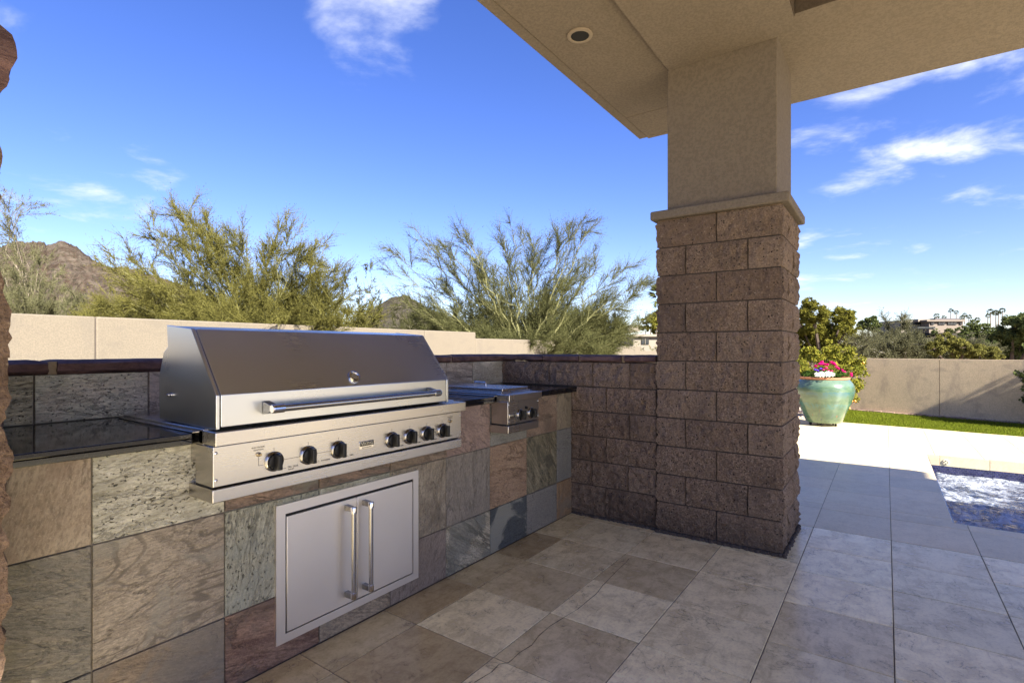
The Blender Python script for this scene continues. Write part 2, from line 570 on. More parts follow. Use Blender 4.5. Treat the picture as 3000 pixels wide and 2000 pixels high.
def mat_granite():
    m, g, out = new_mat('black_granite')
    p = world_pos(g)
    vo = g.n('TexVoronoi', {'Vector': p, 'Scale': 330.0})
    sp = g.math('MULTIPLY', g.rng(vo.outputs[0], .42, .15), g.rng(g.n('SeparateColor', {0: vo.outputs[1]}).outputs[0], .62, .72))
    c = g.mix(g.math('MULTIPLY', sp, .35), (.006, .006, .007), (.13, .125, .12))
    finish(g, out, c, .07, 0, None, .5)
    return m


def mat_capstone():
    m, g, out = new_mat('purple_flagstone')
    p = world_pos(g)
    a = g.noise(p, 8, 6, .65, .5)
    st = g.noise(g.mapping(p, (9, 9, 60), (0, R(12), 0)), 1.0, 6, .65, .6)
    c = g.mix(g.rng(a, .3, .7), (.060, .034, .034), (.165, .095, .082))
    c = g.mix(g.rng(st, .5, .75, 0, .5), c, (.22, .15, .125))
    c = g.mix(g.rng(g.noise(p, 13, 4), .62, .75, 0, .4), c, (.20, .15, .075))
    finish(g, out, c, .8, 0, bump(g, g.math('ADD', a, g.math('MULTIPLY', st, .8)), .8, .015), .3)
    return m


def mat_glaze():
    m, g, out = new_mat('green_glaze')
    p = g.n('TexCoord').outputs['Object']
    z = g.n('SeparateXYZ', {0: p}).outputs[2]
    n = g.noise(g.mapping(p, (5, 5, 9)), 1.0, 6, .65, .6)
    zz = g.math('ADD', z, g.math('MULTIPLY', g.math('SUBTRACT', g.noise(p, 6, 6, .7), .5), .16))
    c = g.mix(g.rng(n, .3, .7), (.038, .082, .052), (.09, .148, .09))
    c = g.mix(g.rng(g.math('ABSOLUTE', g.math('SUBTRACT', z, .33)), .10, .02, 0, .5), c, (.12, .175, .135))

    def band(lo, hi, w, amt):
        return g.math('MULTIPLY', g.rng(zz, lo - w, lo, 0, 1), g.rng(zz, hi, hi + .012, 1, 0)) if amt else 0
    drip = g.noise(g.mapping(p, (26, 26, 2.2)), 1.0, 4, .6)
    b1 = g.math('MULTIPLY', band(.135, .165, .10, 1), g.rng(n, .42, .6, .1, .85))
    b2 = g.math('MULTIPLY', band(-.06, -.035, .10, 1), g.rng(drip, .40, .62, .1, .85))
    c = g.mix(b1, c, (.035, .10, .115))
    c = g.mix(b2, c, (.045, .13, .125))
    low = g.math('MULTIPLY', g.rng(z, -.16, -.26), g.rng(drip, .60, .68))
    c = g.mix(low, c, (.05, .075, .10))
    st = g.math('MULTIPLY', g.rng(g.math('ABSOLUTE', g.math('ADD', z, .2)), .14, .05), g.rng(g.noise(g.mapping(p, (17, 17, 1.5), loc=(3, 1, 0)), 1.0, 3), .66, .70))
    c = g.mix(st, c, (.13, .07, .045))
    finish(g, out, c, .22, 0, bump(g, n, .15, .02), .5, {'Coat Weight': .5, 'Coat Roughness': .12})
    return m


def mat_water():
    m, g, out = new_mat('bubbling_spa_water')
    p = world_pos(g)
    q = g.n('VectorMath', {0: p, 1: g.n('VectorMath', {0: g.n('TexNoise', {'Vector': p, 'Scale': 1.6, 'Detail': 4.0}).outputs[1], 'Scale': .75}, operation='SCALE').outputs[0]}, operation='ADD').outputs[0]
    n1 = g.noise(q, 1.25, 8, .66, .7)
    n2 = g.math('ABSOLUTE', g.math('SUBTRACT', g.noise(g.mapping(q, (1, 1.8, 1)), 2.6, 7, .62, .9), .5))
    fo = g.rng(n1, .46, .70, 0, .95)
    fo = g.math('MAXIMUM', fo, g.math('MULTIPLY', g.rng(n2, .075, .0), g.rng(n1, .36, .55, .1, .8)))
    fo = g.math('MULTIPLY', fo, g.rng(g.noise(p, 26, 5, .7), .25, .6, .45, 1))
    h = g.math('ADD', g.noise(g.mapping(p, (1, 1.5, 1)), 5, 5, .6, .6), g.math('MULTIPLY', g.noise(p, 24, 4, .6), .35))
    nrm = bump(g, h, .75, .07)
    wb = g.n('BsdfPrincipled', {'Base Color': (.018, .030, .062, 1), 'Roughness': .06, 'Normal': nrm, 'Specular IOR Level': .6})
    fb = g.n('BsdfPrincipled', {'Base Color': (.46, .50, .56, 1), 'Roughness': .6, 'Normal': nrm})
    mx = g.n('MixShader', {0: fo, 1: wb.outputs[0], 2: fb.outputs[0]})
    g.nt.links.new(mx.outputs[0], out.inputs[0])
    return m


def mat_hill(name, rock, rock2, veg, vs):
    m, g, out = new_mat(name)
    p = world_pos(g)
    a = g.noise(p, vs * .35, 7, .65)
    c = g.mix(g.rng(a, .35, .65), rock, rock2)
    c = g.mix(g.rng(g.noise(g.mapping(p, loc=(31, 7, 3)), vs * .12, 4), .5, .62, 0, .6), c, tuple(x * y for x, y in zip(rock2, (1.15, 1.15, 1.2))))
    s = g.rng(g.noise(p, vs * 1.1, 5, .7), .53, .60, 0, .8)
    c = g.mix(s, c, veg)
    finish(g, out, c, .95, 0, bump(g, g.noise(p, vs * .8, 6, .7), 1.0, 4.0), .1)
    return m


M['granite'] = mat_granite()
M['cap'] = mat_capstone()
M['glaze'] = mat_glaze()
M['water'] = mat_water()
M['hill'] = mat_hill('desert_mountain', (.060, .040, .028), (.112, .090, .067), (.027, .030, .016), .30)
M['hill2'] = mat_hill('desert_hill', (.062, .052, .036), (.082, .07, .052), (.032, .034, .019), .3)
m_, g_, o_ = new_mat('desert_ground')
pz = world_pos(g_)
finish(g_, o_, g_.mix(g_.noise(pz, .6, 8, .7), (.20, .155, .11), (.36, .29, .215)), .95, 0, bump(g_, g_.noise(pz, 12, 5), .5, .05), .2)
M['ground'] = m_
m_, g_, o_ = new_mat('pink_gravel')
pz = world_pos(g_)
vo_ = g_.n('TexVoronoi', {'Vector': pz, 'Scale': 34.0})
finish(g_, o_, g_.mix(.55, g_.mix(g_.noise(pz, 20, 4), (.26, .19, .15), (.55, .44, .36)), vo_.outputs[1], 'SOFT_LIGHT'), .9, 0, bump(g_, vo_.outputs[0], 1, .02), .2)
M['gravel'] = m_
m_, g_, o_ = new_mat('turf_soil')
pz = world_pos(g_)
finish(g_, o_, g_.mix(g_.noise(pz, 9, 6, .7), (.06, .08, .010), (.10, .12, .02)), .95, 0, None, .1)
M['turf'] = m_
m_, g_, o_ = new_mat('navy_mosaic')
pz = world_pos(g_)
ri_ = g_.n('NewGeometry').outputs['Random Per Island']
finish(g_, o_, g_.mix(ri_, (.012, .012, .045), (.035, .035, .10)), .1, 0, None, .6)
M['mosaic'] = m_
M['mosaic_grout'] = mat_plain('mosaic_grout', (.30, .32, .38), .8)
M['brick'] = mat_plain('edging_brick', (.30, .20, .155), .9, 0, .25, 25, .5, 90)
M['fitting'] = mat_plain('cream_plastic', (.62, .56, .40), .35, 0, .05)
M['pool_shell'] = mat_plain('pool_plaster', (.05, .07, .13), .6)

# ------------------------------------------------------------------ ground and far terrain
b = MB()
n = 48
ring = [(3500 * math.cos(2 * math.pi * i / n), 3500 * math.sin(2 * math.pi * i / n), -.45) for i in range(n)]
b.add(ring, [tuple(range(n))])
b.build('desert_ground', M['ground'], kind='structure', loc=(0, 0, -.45))


def hill(name, sil, dist, mat, foot=.72, back=1.35, amp=.05, step=7, seed=0):
    us = np.arange(sil[0][0], sil[-1][0] + 1, step)
    vs_ = np.interp(us, [p[0] for p in sil], [p[1] for p in sil])
    ts = np.linspace(0, 1, 26)
    tb = np.linspace(0, 1, 9)[1:]
    verts, faces = [], []
    rows = len(ts) + len(tb)
    for u, v in zip(us, vs_):
        zr = H - (v - V0) / F_PX * dist
        for t in ts:
            d = dist * (foot + (1 - foot) * t)
            p = at(u, V0, d)
            base = -2 + (zr + 2) * (t ** 1.15)
            nz = mnoise.fractal(Vector((p.x, p.y, 0)) * (9.0 / dist) + Vector((seed, 0, 0)), 1.0, 2.0, 6)
            rg = abs(mnoise.noise(Vector((p.x, p.y, 5)) * (28.0 / dist)))
            edge = max(0.0, 1 - max(0, t - .66) / .30)
            base += mnoise.fractal(Vector((u * .09, seed, 2)), .7, 2, 4) * dist * .0042 * max(0, (t - .7) / .3)
            verts.append((p.x, p.y, base + (nz * .8 - rg * .6) * amp * dist * min(1, t * 2.5) * edge * .5))
        for t in tb:
            d = dist * (1 + (back - 1) * t)
            p = at(u, V0, d)
            verts.append((p.x, p.y, zr * (1 - t) - 2 * t))
    for i in range(len(us) - 1):
        for j in range(rows - 1):
            a = i * rows + j
            faces.append((a, a + rows, a + rows + 1, a + 1))
    b = MB()
    b.add(verts, faces)
    o = b.build(name, mat, kind='structure', smooth=True)
    return o


hill('mountain', [(-420, 800), (-200, 760), (-60, 735), (0, 723), (30, 712), (57, 707), (85, 709), (112, 706), (128, 712), (140, 717), (160, 711), (172, 706), (190, 707),
                  (205, 714), (220, 720), (238, 733), (255, 749), (290, 768), (328, 787), (370, 812), (430, 850), (520, 900), (640, 960), (760, 1020)], 700, M['hill'], .55, 1.3, .085, 4)
hill('far_ridge', [(250, 830), (310, 800), (335, 783), (356, 781), (376, 784), (408, 795), (450, 806), (520, 830), (620, 870), (800, 930), (1000, 985), (1100, 1020)], 1100, M['hill'], .7, 1.3, .02, 7, 3)
hill('desert_hill', [(960, 1015), (1010, 970), (1050, 928), (1080, 912), (1110, 894), (1146, 871), (1170, 866), (1195, 865), (1222, 884), (1260, 905), (1320, 930), (1420, 965), (1560, 1015)], 420, M['hill2'], .6, 1.3, .04, 6, 9)
hill('hill_slope', [(2300, 1022), (2450, 1008), (2550, 985), (2650, 966), (2850, 968), (3000, 978), (3200, 985), (3500, 1020)], 540, M['hill2'], .5, 1.4, .02, 12, 14)

# ------------------------------------------------------------------ patio floor and deck
SL = .4633
YL = [2.055] + [1.825 - SL * k for k in range(0, 14)]
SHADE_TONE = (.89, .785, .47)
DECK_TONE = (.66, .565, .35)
floor_o = MB().box(-4.2, 4.443, -6.5, 2.9, -.25, -.004).build('patio_floor', M['grout'], kind='structure')
bounce_terr = MB().box(-13, -4.205, -18, 2.9, -.25, -.001).box(-4.205, 11, -18, -6.505, -.25, -.001).build('bounce_terrace', M['trav_out'], kind='structure', color=(.56, .48, .37))  # unseen pale paving added to bounce sunlight into the covered patio
deck = MB()
PX0, PX1, PY0, PY1 = 5.16, 8.37, -3.6, -.414      # spa opening
EDGE = lambda y: 11.06 + .115 * y                    # far edge of the deck
deck.box(4.443, PX0 - .012, -6.5, 7.0, -.25, -.004)
deck.box(PX0 - .012, PX1 + .012, PY1 + .012, 7.0, -.25, -.004)
deck.box(PX0 - .012, PX1 + .012, -6.5, PY0 - .012, -.25, -.004)
deck.prism([(PX1 + .012, -6.5), (EDGE(-6.5) - .01, -6.5), (EDGE(2.2) - .01, 2.2), (EDGE(2.2) - .01, 7.0), (PX1 + .012, 7.0)], 'Z', -.25, -.004)
deck_o = deck.build('pool_deck', M['deck_grout'], kind='structure')
MB().box(4.4435, 4.4485, -6.4, 2.8, -.02, -.0025).build('expansion_joint', M['gap'], deck_o)

TONES = {  # a few slabs that are plainly darker or lighter than the rest: (column x, row y) -> tone
    (1.99, 1.94): .46, (2.45, 1.94): .64, (2.92, 1.94): .44, (3.39, 1.94): .80, (1.52, 1.94): .60, (1.06, 1.94): .62,
    (1.06, 1.59): .60, (1.52, 1.59): .52, (1.99, 1.59): .98, (2.45, 1.59): .66, (2.92, 1.59): .86, (3.39, 1.59): .92,
    (1.06, 1.13): .95, (1.52, 1.13): 1.02, (1.99, 1.13): .74, (2.45, 1.13): 1.06, (2.92, 1.13): .68, (3.39, 1.13): .90,
    (1.52, .67): .92, (1.99, .67): 1.10, (2.45, .67): 1.0, (2.92, .67): .98, (3.39, .67): 1.0,
    (2.85, .20): .82, (3.31, .20): 1.10, (3.77, .20): 1.08, (4.2, .20): 1.06}


def tone_at(x, y):
    best, bd = None, .25
    for (tx, ty), t in TONES.items():
        d = max(abs(tx - x), abs(ty - y))
        if d < bd:
            best, bd = t, d
    return best


tile_mesh = {}
stuff_in = MB()
stuff_out = MB()
n_t = 0


def tile_piece(x0, x1, y0, y1, parent, deckish, slant=0.0):
    """One slab, 3 mm joints all round, its own tone."""
    global n_t
    g2 = .0016 if deckish else .0024
    x0, x1, y0, y1 = x0 + g2, x1 - g2, y0 + g2, y1 - g2
    if x1 - x0 < .02 or y1 - y0 < .02:
        return
    vis = False
    for px in (x0, (x0 + x1) / 2, x1):
        for py in (y0, (y0 + y1) / 2, y1):
            s = seen((px, py, 0))
            if s and -60 < s[0] < 3060 and s[1] < 2080:
                vis = True
    if not vis or n_t > 290:
        (stuff_out if deckish else stuff_in).box(x0, x1, y0, y1, -.02, 0)
        return
    n_t += 1
    key = (round(x1 - x0, 3), round(y1 - y0, 3), slant)
    if key not in tile_mesh:
        kx_, ky_ = key[0] / 2, key[1] / 2
        bb = MB().prism([(-kx_, -ky_), (kx_ - slant, -ky_), (kx_ + slant, ky_), (-kx_, ky_)], 'Z', -.02, 0)
        me = bpy.data.meshes.new('floor_tile')
        me.from_pydata(bb.v, [], bb.f)
        bm = bmesh.new()
        bm.from_mesh(me)
        ed = [e for e in bm.edges if all(v.co.z > -.001 for v in e.verts)]
        bmesh.ops.bevel(bm, geom=ed, offset=.0016, segments=1, affect='EDGES')
        bm.to_mesh(me)
        bm.free()
        tile_mesh[key] = me
    me = tile_mesh[key]
    if deckish not in (0, 1):
        deckish = 1
    nm = 'floor_tile' if not deckish else 'deck_tile'
    mk = (key, deckish)
    if mk not in tile_mesh:
        mm = me.copy() if deckish else me
        mm.materials.append(M['trav_out'] if deckish else M['trav'])
        tile_mesh[mk] = mm
    cx, cy = (x0 + x1) / 2, (y0 + y1) / 2
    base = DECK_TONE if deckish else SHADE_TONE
    t = tone_at(cx, cy) if not deckish else None
    if t is None:
        t = rnd.uniform(.93, 1.07) if deckish else rnd.uniform(.84, 1.08)
    warm = rnd.uniform(-.02, .03) + (max(0, .9 - t) * .28 if not deckish else 0)
    colr = (base[0] * t * (1 + warm), base[1] * t, base[2] * t * (1 - warm))
    link(nm, tile_mesh[mk], None, (cx, cy, rnd.uniform(-.0006, .0006)), parent, colr)


for i in range(len(YL) - 1):
    ya, yb = YL[i + 1], YL[i]
    upper = ya > .42
    xs = [4.443] + ([3.63 - SL * k for k in range(0, 17)] if upper else [3.985 - SL * k for k in range(0, 18)])
    if upper:
        xs = [4.443, 4.10] + xs[1:]
    for x1, x0 in zip(xs, xs[1:]):
        tile_piece(x0, x1, ya, yb, floor_o, 0)
b = stuff_in
o = b.build('paving', M['trav'], floor_o, color=SHADE_TONE)
o['kind'] = 'stuff'
# pool deck: rows between the expansion joint at x = 4.443 and the lawn
dx = [4.4485, 5.006, PX0, 5.252, 5.715, 6.18, 6.70, 7.165, 7.40, 7.87, PX1, 8.84, 9.31, 9.78, 10.25, 10.72]
for i in range(-11, 15):
    yb = 1.825 + .0 - SL * (4 - 0) - SL * i          # joint lines shared with the patio
    ya = yb - SL
    for x0, x1 in zip(dx, dx[1:] + [None]):
        if x1 is None:
            x1 = EDGE((ya + yb) / 2) if (ya + yb) / 2 < 2.2 else EDGE(2.2)
        y0, y1 = ya, yb
        if x0 >= PX0 - .01 and x1 <= PX1 + .01:
            if y0 >= PY1 - .02 or y1 <= PY0 + .02:
                pass
            elif y0 < PY1 < y1:
                y0 = PY1
            elif y0 < PY0 < y1:
                y1 = PY0
            else:
                continue
        tile_piece(x0, x1, y0, y1, deck_o, 1, .0266 if x1 > 10.75 and yb < 2.2 else 0.0)
o = stuff_out.build('paving', M['trav_out'], deck_o, color=DECK_TONE)
o['kind'] = 'stuff'
# the crack that runs across the slabs
cr = MB()
pts = []
for (u, v) in ((1390, 1998), (1440, 1968), (1462, 1945), (1490, 1940), (1502, 1930), (1520, 1912), (1558, 1889), (1578, 1862), (1610, 1834), (1636, 1818), (1668, 1798),
               (1692, 1784), (1716, 1764), (1748, 1738), (1764, 1716), (1782, 1698), (1804, 1674), (1836, 1645), (1842, 1636)):
    d = H / ((v - V0) / F_PX)
    p = at(u, v, d)
    pts.append((p.x, p.y))
for i in range(len(pts) - 1):
    (ax, ay), (bx, by) = pts[i], pts[i + 1]
    L = math.hypot(bx - ax, by - ay)
    nx, ny = -(by - ay) / L, (bx - ax) / L
    w0, w1 = rnd.uniform(.0007, .0019), rnd.uniform(.0007, .0019)
    cr.add([(ax - nx * w0, ay - ny * w0, .0012), (bx - nx * w1, by - ny * w1, .0012), (bx + nx * w1, by + ny * w1, .0012), (ax + nx * w0, ay + ny * w0, .0012)], [(0, 1, 2, 3)])
cr.build('crack', M['gap'], floor_o)

# ------------------------------------------------------------------ split-face blocks
def rough_block(name, x0, x1, y0, y1, z0, z1, faces, mat, parent, amp=.0135, bulge=.007, cell=.0175, prof=None):
    """A block whose listed faces ('-x', '-y', '+x', '+y') are broken rock; the rest are sawn."""
    nx, ny, nz = [max(2, min(26, round(l / cell))) for l in (x1 - x0, y1 - y0, z1 - z0)]
    idx, vs, fs = {}, [], []
    ox = rnd.uniform(0, 90)

    def vid(i, j, k):
        if (i, j, k) in idx:
            return idx[(i, j, k)]
        p = Vector((x0 + (x1 - x0) * i / nx, y0 + (y1 - y0) * j / ny, z0 + (z1 - z0) * k / nz))
        q = p * 24 + Vector((ox, 0, 0))
        nzv = mnoise.fractal(q, .55, 2.1, 5)
        d = Vector((0, 0, 0))
        ez = min(p.z - z0, z1 - p.z)
        for fc, cond, nrm, e in (('-x', i == 0, Vector((-1, 0, 0)), min(p.y - y0, y1 - p.y)), ('+x', i == nx, Vector((1, 0, 0)), min(p.y - y0, y1 - p.y)),
                                 ('-y', j == 0, Vector((0, -1, 0)), min(p.x - x0, x1 - p.x)), ('+y', j == ny, Vector((0, 1, 0)), min(p.x - x0, x1 - p.x))):
            if fc in faces and cond:
                ed = min(ez, e) if not (i in (0, nx) and j in (0, ny)) else ez
                t = min(1.0, max(0, ed) / .035)
                t = t * t * (3 - 2 * t)
                d += nrm * (nzv * amp * (.25 + .75 * t) + bulge * t)
                if prof and fc == '+x':
                    d += nrm * prof(p.z)
        idx[(i, j, k)] = len(vs)
        vs.append(p + d)
        return idx[(i, j, k)]
    for j in range(ny):
        for k in range(nz):
            fs.append((vid(0, j, k), vid(0, j, k + 1), vid(0, j + 1, k + 1), vid(0, j + 1, k)))
            fs.append((vid(nx, j, k), vid(nx, j + 1, k), vid(nx, j + 1, k + 1), vid(nx, j, k + 1)))
    for i in range(nx):
        for k in range(nz):
            fs.append((vid(i, 0, k), vid(i + 1, 0, k), vid(i + 1, 0, k + 1), vid(i, 0, k + 1)))
            fs.append((vid(i, ny, k), vid(i, ny, k + 1), vid(i + 1, ny, k + 1), vid(i + 1, ny, k)))
        for j in range(ny):
            fs.append((vid(i, j, 0), vid(i, j + 1, 0), vid(i + 1, j + 1, 0), vid(i + 1, j, 0)))
            fs.append((vid(i, j, nz), vid(i + 1, j, nz), vid(i + 1, j + 1, nz), vid(i, j + 1, nz)))
    mb = MB()
    mb.add(vs, fs)
    return mb.build(name, mat, parent, smooth=True)


J = .0045
PXA, PXB, PYA, PYB = 3.70, 4.40, .535, 1.345
pier = thing('roof_column', 'tall patio column of split-face brown blocks with beige stucco shaft above', 'column', (4.05, .94, 0))
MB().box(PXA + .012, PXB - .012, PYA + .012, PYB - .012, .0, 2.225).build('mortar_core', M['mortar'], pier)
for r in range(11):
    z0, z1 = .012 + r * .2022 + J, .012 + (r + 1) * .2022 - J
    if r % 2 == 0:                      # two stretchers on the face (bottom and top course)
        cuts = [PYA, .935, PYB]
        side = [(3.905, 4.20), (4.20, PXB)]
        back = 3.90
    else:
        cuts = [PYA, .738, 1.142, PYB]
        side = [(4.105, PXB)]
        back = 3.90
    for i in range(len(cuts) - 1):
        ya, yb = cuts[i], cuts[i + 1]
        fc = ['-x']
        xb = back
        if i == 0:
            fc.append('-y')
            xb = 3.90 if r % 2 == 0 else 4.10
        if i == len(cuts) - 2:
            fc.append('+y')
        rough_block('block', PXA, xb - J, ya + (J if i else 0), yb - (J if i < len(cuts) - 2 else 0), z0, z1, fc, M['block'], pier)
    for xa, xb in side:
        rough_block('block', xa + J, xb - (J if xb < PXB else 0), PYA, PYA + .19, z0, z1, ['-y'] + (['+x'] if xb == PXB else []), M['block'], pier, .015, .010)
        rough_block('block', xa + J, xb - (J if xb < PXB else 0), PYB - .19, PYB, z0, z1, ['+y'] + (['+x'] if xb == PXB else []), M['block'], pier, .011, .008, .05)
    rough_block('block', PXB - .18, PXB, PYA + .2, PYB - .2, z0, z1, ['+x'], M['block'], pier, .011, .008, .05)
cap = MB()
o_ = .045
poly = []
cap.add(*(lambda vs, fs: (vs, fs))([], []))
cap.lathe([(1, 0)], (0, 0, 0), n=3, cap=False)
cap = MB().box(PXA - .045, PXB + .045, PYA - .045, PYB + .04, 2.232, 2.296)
cap.build('cap_moulding', M['shaft'], pier, .012, True, 3)
MB().box(3.735, 4.36, .572, 1.285, 2.296, 3.36).build('shaft', M['shaft'], pier, .006, True)
# mortar smeared along the foot
mb = MB()
for k in range(210):
    if k < 138:
        y = PYA - .02 + (PYB - PYA + .02) * k / 137
        p = (PXA - .012 + rnd.uniform(-.012, .01), y, .004)
    else:
        p = (PXA + (PXB - PXA) * (k - 138) / 71, PYA - .008 + rnd.uniform(-.010, .008), .002)
    r_ = rnd.uniform(.008, .019)
    mb.lathe([(r_, -.006), (r_ * .9, .006), (r_ * .5, .014), (.002, .016)], p, n=7)
mb.build('mortar_bead', M['mortar'], pier, smooth=True)

# low block wall between the counter and the column
rw = thing('block_wall', 'low split-face block wall with purple flagstone cap joining counter and column', 'wall', (3.85, 2.0, 0))
RX = 3.715
MB().box(RX + .014, 3.93, 1.36, 2.746, 0, 1.205).build('mortar_core', M['mortar'], rw)
zr = [1.207, 1.014, .822, .630, .434, .243, .008]
rows = [[1.358, 1.560, 1.868, 2.265, 2.745], [1.358, 1.751, 2.052, 2.45, 2.745], [1.358, 1.563, 1.864, 2.25, 2.745], [1.358, 1.751, 2.10, 2.5, 2.745],
        [1.358, 1.571, 1.875, 2.28, 2.745], [1.358, 1.757, 2.12, 2.5, 2.745]]
for r, cuts in enumerate(rows):
    for ya, yb in zip(cuts, cuts[1:]):
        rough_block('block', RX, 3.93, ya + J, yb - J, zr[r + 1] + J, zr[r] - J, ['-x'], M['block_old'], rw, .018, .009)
mb = MB()
for k in range(90):
    y = 1.36 + .70 * k / 89
    r_ = rnd.uniform(.007, .018)
    mb.lathe([(r_, -.006), (r_ * .9, .006), (r_ * .5, .012), (.002, .014)], (RX - .008 + rnd.uniform(-.01, .01), y, .004), n=7)
mb.build('mortar_bead', M['mortar'], rw, smooth=True)


def cap_stone(axis, a0, a1, b0, b1, z0, z1, parent):
    """A rough slab lying along an axis, broken front edge."""
    n1, n2, n3 = max(4, int((a1 - a0) / .03)), 5, 4
    ox = rnd.uniform(0, 50)
    idx, vs, fs = {}, [], []

    def vid(i, j, k):
        if (i, j, k) in idx:
            return idx[(i, j, k)]
        a, bb, z = a0 + (a1 - a0) * i / n1, b0 + (b1 - b0) * j / n2, z0 + (z1 - z0) * k / n3
        nz = mnoise.fractal(Vector((a * 9 + ox, bb * 9, z * 22)), .9, 2, 4)
        nz2 = mnoise.noise(Vector((a * 3.2 + ox, 0, 7)))
        if j == 0:
            bb += nz * .016 - (.012 if k in (0, n3) else 0) * -1
            bb += (.008 if k in (0, n3) else 0)
        if k == n3:
            z += nz2 * .005 + nz * .003 - (.006 if j == 0 or i in (0, n1) else 0)
        if k == 0:
            z += nz2 * .004 + nz * .004
        if i in (0, n1):
            a += nz * .01
        idx[(i, j, k)] = len(vs)
        vs.append((a, bb, z) if axis == 'X' else (bb, a, z))
        return idx[(i, j, k)]
    for i in range(n1):
        for k in range(n3):
            fs.append((vid(i, 0, k), vid(i + 1, 0, k), vid(i + 1, 0, k + 1), vid(i, 0, k + 1)))
            fs.append((vid(i, n2, k), vid(i, n2, k + 1), vid(i + 1, n2, k + 1), vid(i + 1, n2, k)))
        for j in range(n2):
            fs.append((vid(i, j, 0), vid(i, j + 1, 0), vid(i + 1, j + 1, 0), vid(i + 1, j, 0)))
            fs.append((vid(i, j, n3), vid(i + 1, j, n3), vid(i + 1, j + 1, n3), vid(i, j + 1, n3)))
    for j in range(n2):
        for k in range(n3):
            fs.append((vid(0, j, k), vid(0, j, k + 1), vid(0, j + 1, k + 1), vid(0, j + 1, k)))
            fs.append((vid(n1, j, k), vid(n1, j + 1, k), vid(n1, j + 1, k + 1), vid(n1, j, k + 1)))
    mb = MB()
    mb.add(vs, fs)
    return mb.build('cap_stone', M['cap'], parent, smooth=True, fix=True)


for ya, yb in ((2.325, 2.732), (1.99, 2.318), (1.63, 1.972), (1.365, 1.60)):
    cap_stone('Y', ya, yb, RX - .018, 3.955, 1.210, 1.264, rw)
for y in (2.322, 1.981, 1.615):
    MB().box(RX + .004, 3.94, y - .013, y + .013, 1.211, 1.258).build('cap_mortar', M['mortar_tan'], rw)

# ------------------------------------------------------------------ left pillar at the edge of the frame
lp = thing('stone_pillar', 'rough block pillar at the near end of the counter, cut by the left edge of the photo', 'pillar', (0, 2.2, 0))
SILH = [(73, 0), (92, 35), (128, 41), (185, 43), (214, 37), (236, 29), (262, 22), (287, 0), (312, -4), (345, 4), (357, 8), (395, 5), (434, 3), (478, 9), (504, 11), (518, 2), (560, -6),
        (640, -10), (720, -6), (759, 6), (823, 9), (848, 5), (867, 16), (883, 30), (918, 32), (957, 29), (1004, 37), (1046, 35), (1090, 37), (1155, 35), (1180, 30), (1208, 14),
        (1239, 12), (1271, 25), (1306, 33), (1341, 37), (1374, 31), (1408, 22), (1451, 24), (1489, 23), (1523, 14), (1556, 22), (1633, 19), (1680, 22), (1728, 24), (1776, 26),
        (1824, 19), (1872, 23), (1920, 22), (1968, 14), (2000, 10), (2300, 15)]
LY = 1.775
zs_, xs_ = [], []
for v, u in SILH:
    a = (u - 1500) / F_PX
    d = LY / (math.sin(YAW) - a * math.cos(YAW))
    zs_.append(H - (v - V0) / F_PX * d)
    xs_.append(LY * (math.cos(YAW) + a * math.sin(YAW)) / (math.sin(YAW) - a * math.cos(YAW)))
zs_, xs_ = zs_[::-1], xs_[::-1]
LX = .330
pf = lambda z: float(np.interp(z, zs_, xs_)) - LX - .006
MB().box(-.5, LX - .03, LY + .02, 2.75, 0, 1.92).build('mortar_core', M['mortar'], lp)
for r in range(9):
    z0, z1 = r * .2145, (r + 1) * .2145 - .0003
    cuts = [(-.5, -.05), (-.05, LX)] if r % 2 else [(-.5, -.25), (-.25, LX)]
    for xa, xb in cuts:
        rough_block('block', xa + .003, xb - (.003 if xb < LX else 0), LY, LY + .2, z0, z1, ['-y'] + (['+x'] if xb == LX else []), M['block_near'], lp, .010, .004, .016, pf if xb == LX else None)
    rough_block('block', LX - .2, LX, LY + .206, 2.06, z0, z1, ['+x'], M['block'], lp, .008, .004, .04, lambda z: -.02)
rough_block('cap_stone', -.52, LX, LY - .01, 2.4, 1.935, zs_[-1], ['-y', '+x'], M['cap'], lp, .008, .004, .02, pf)

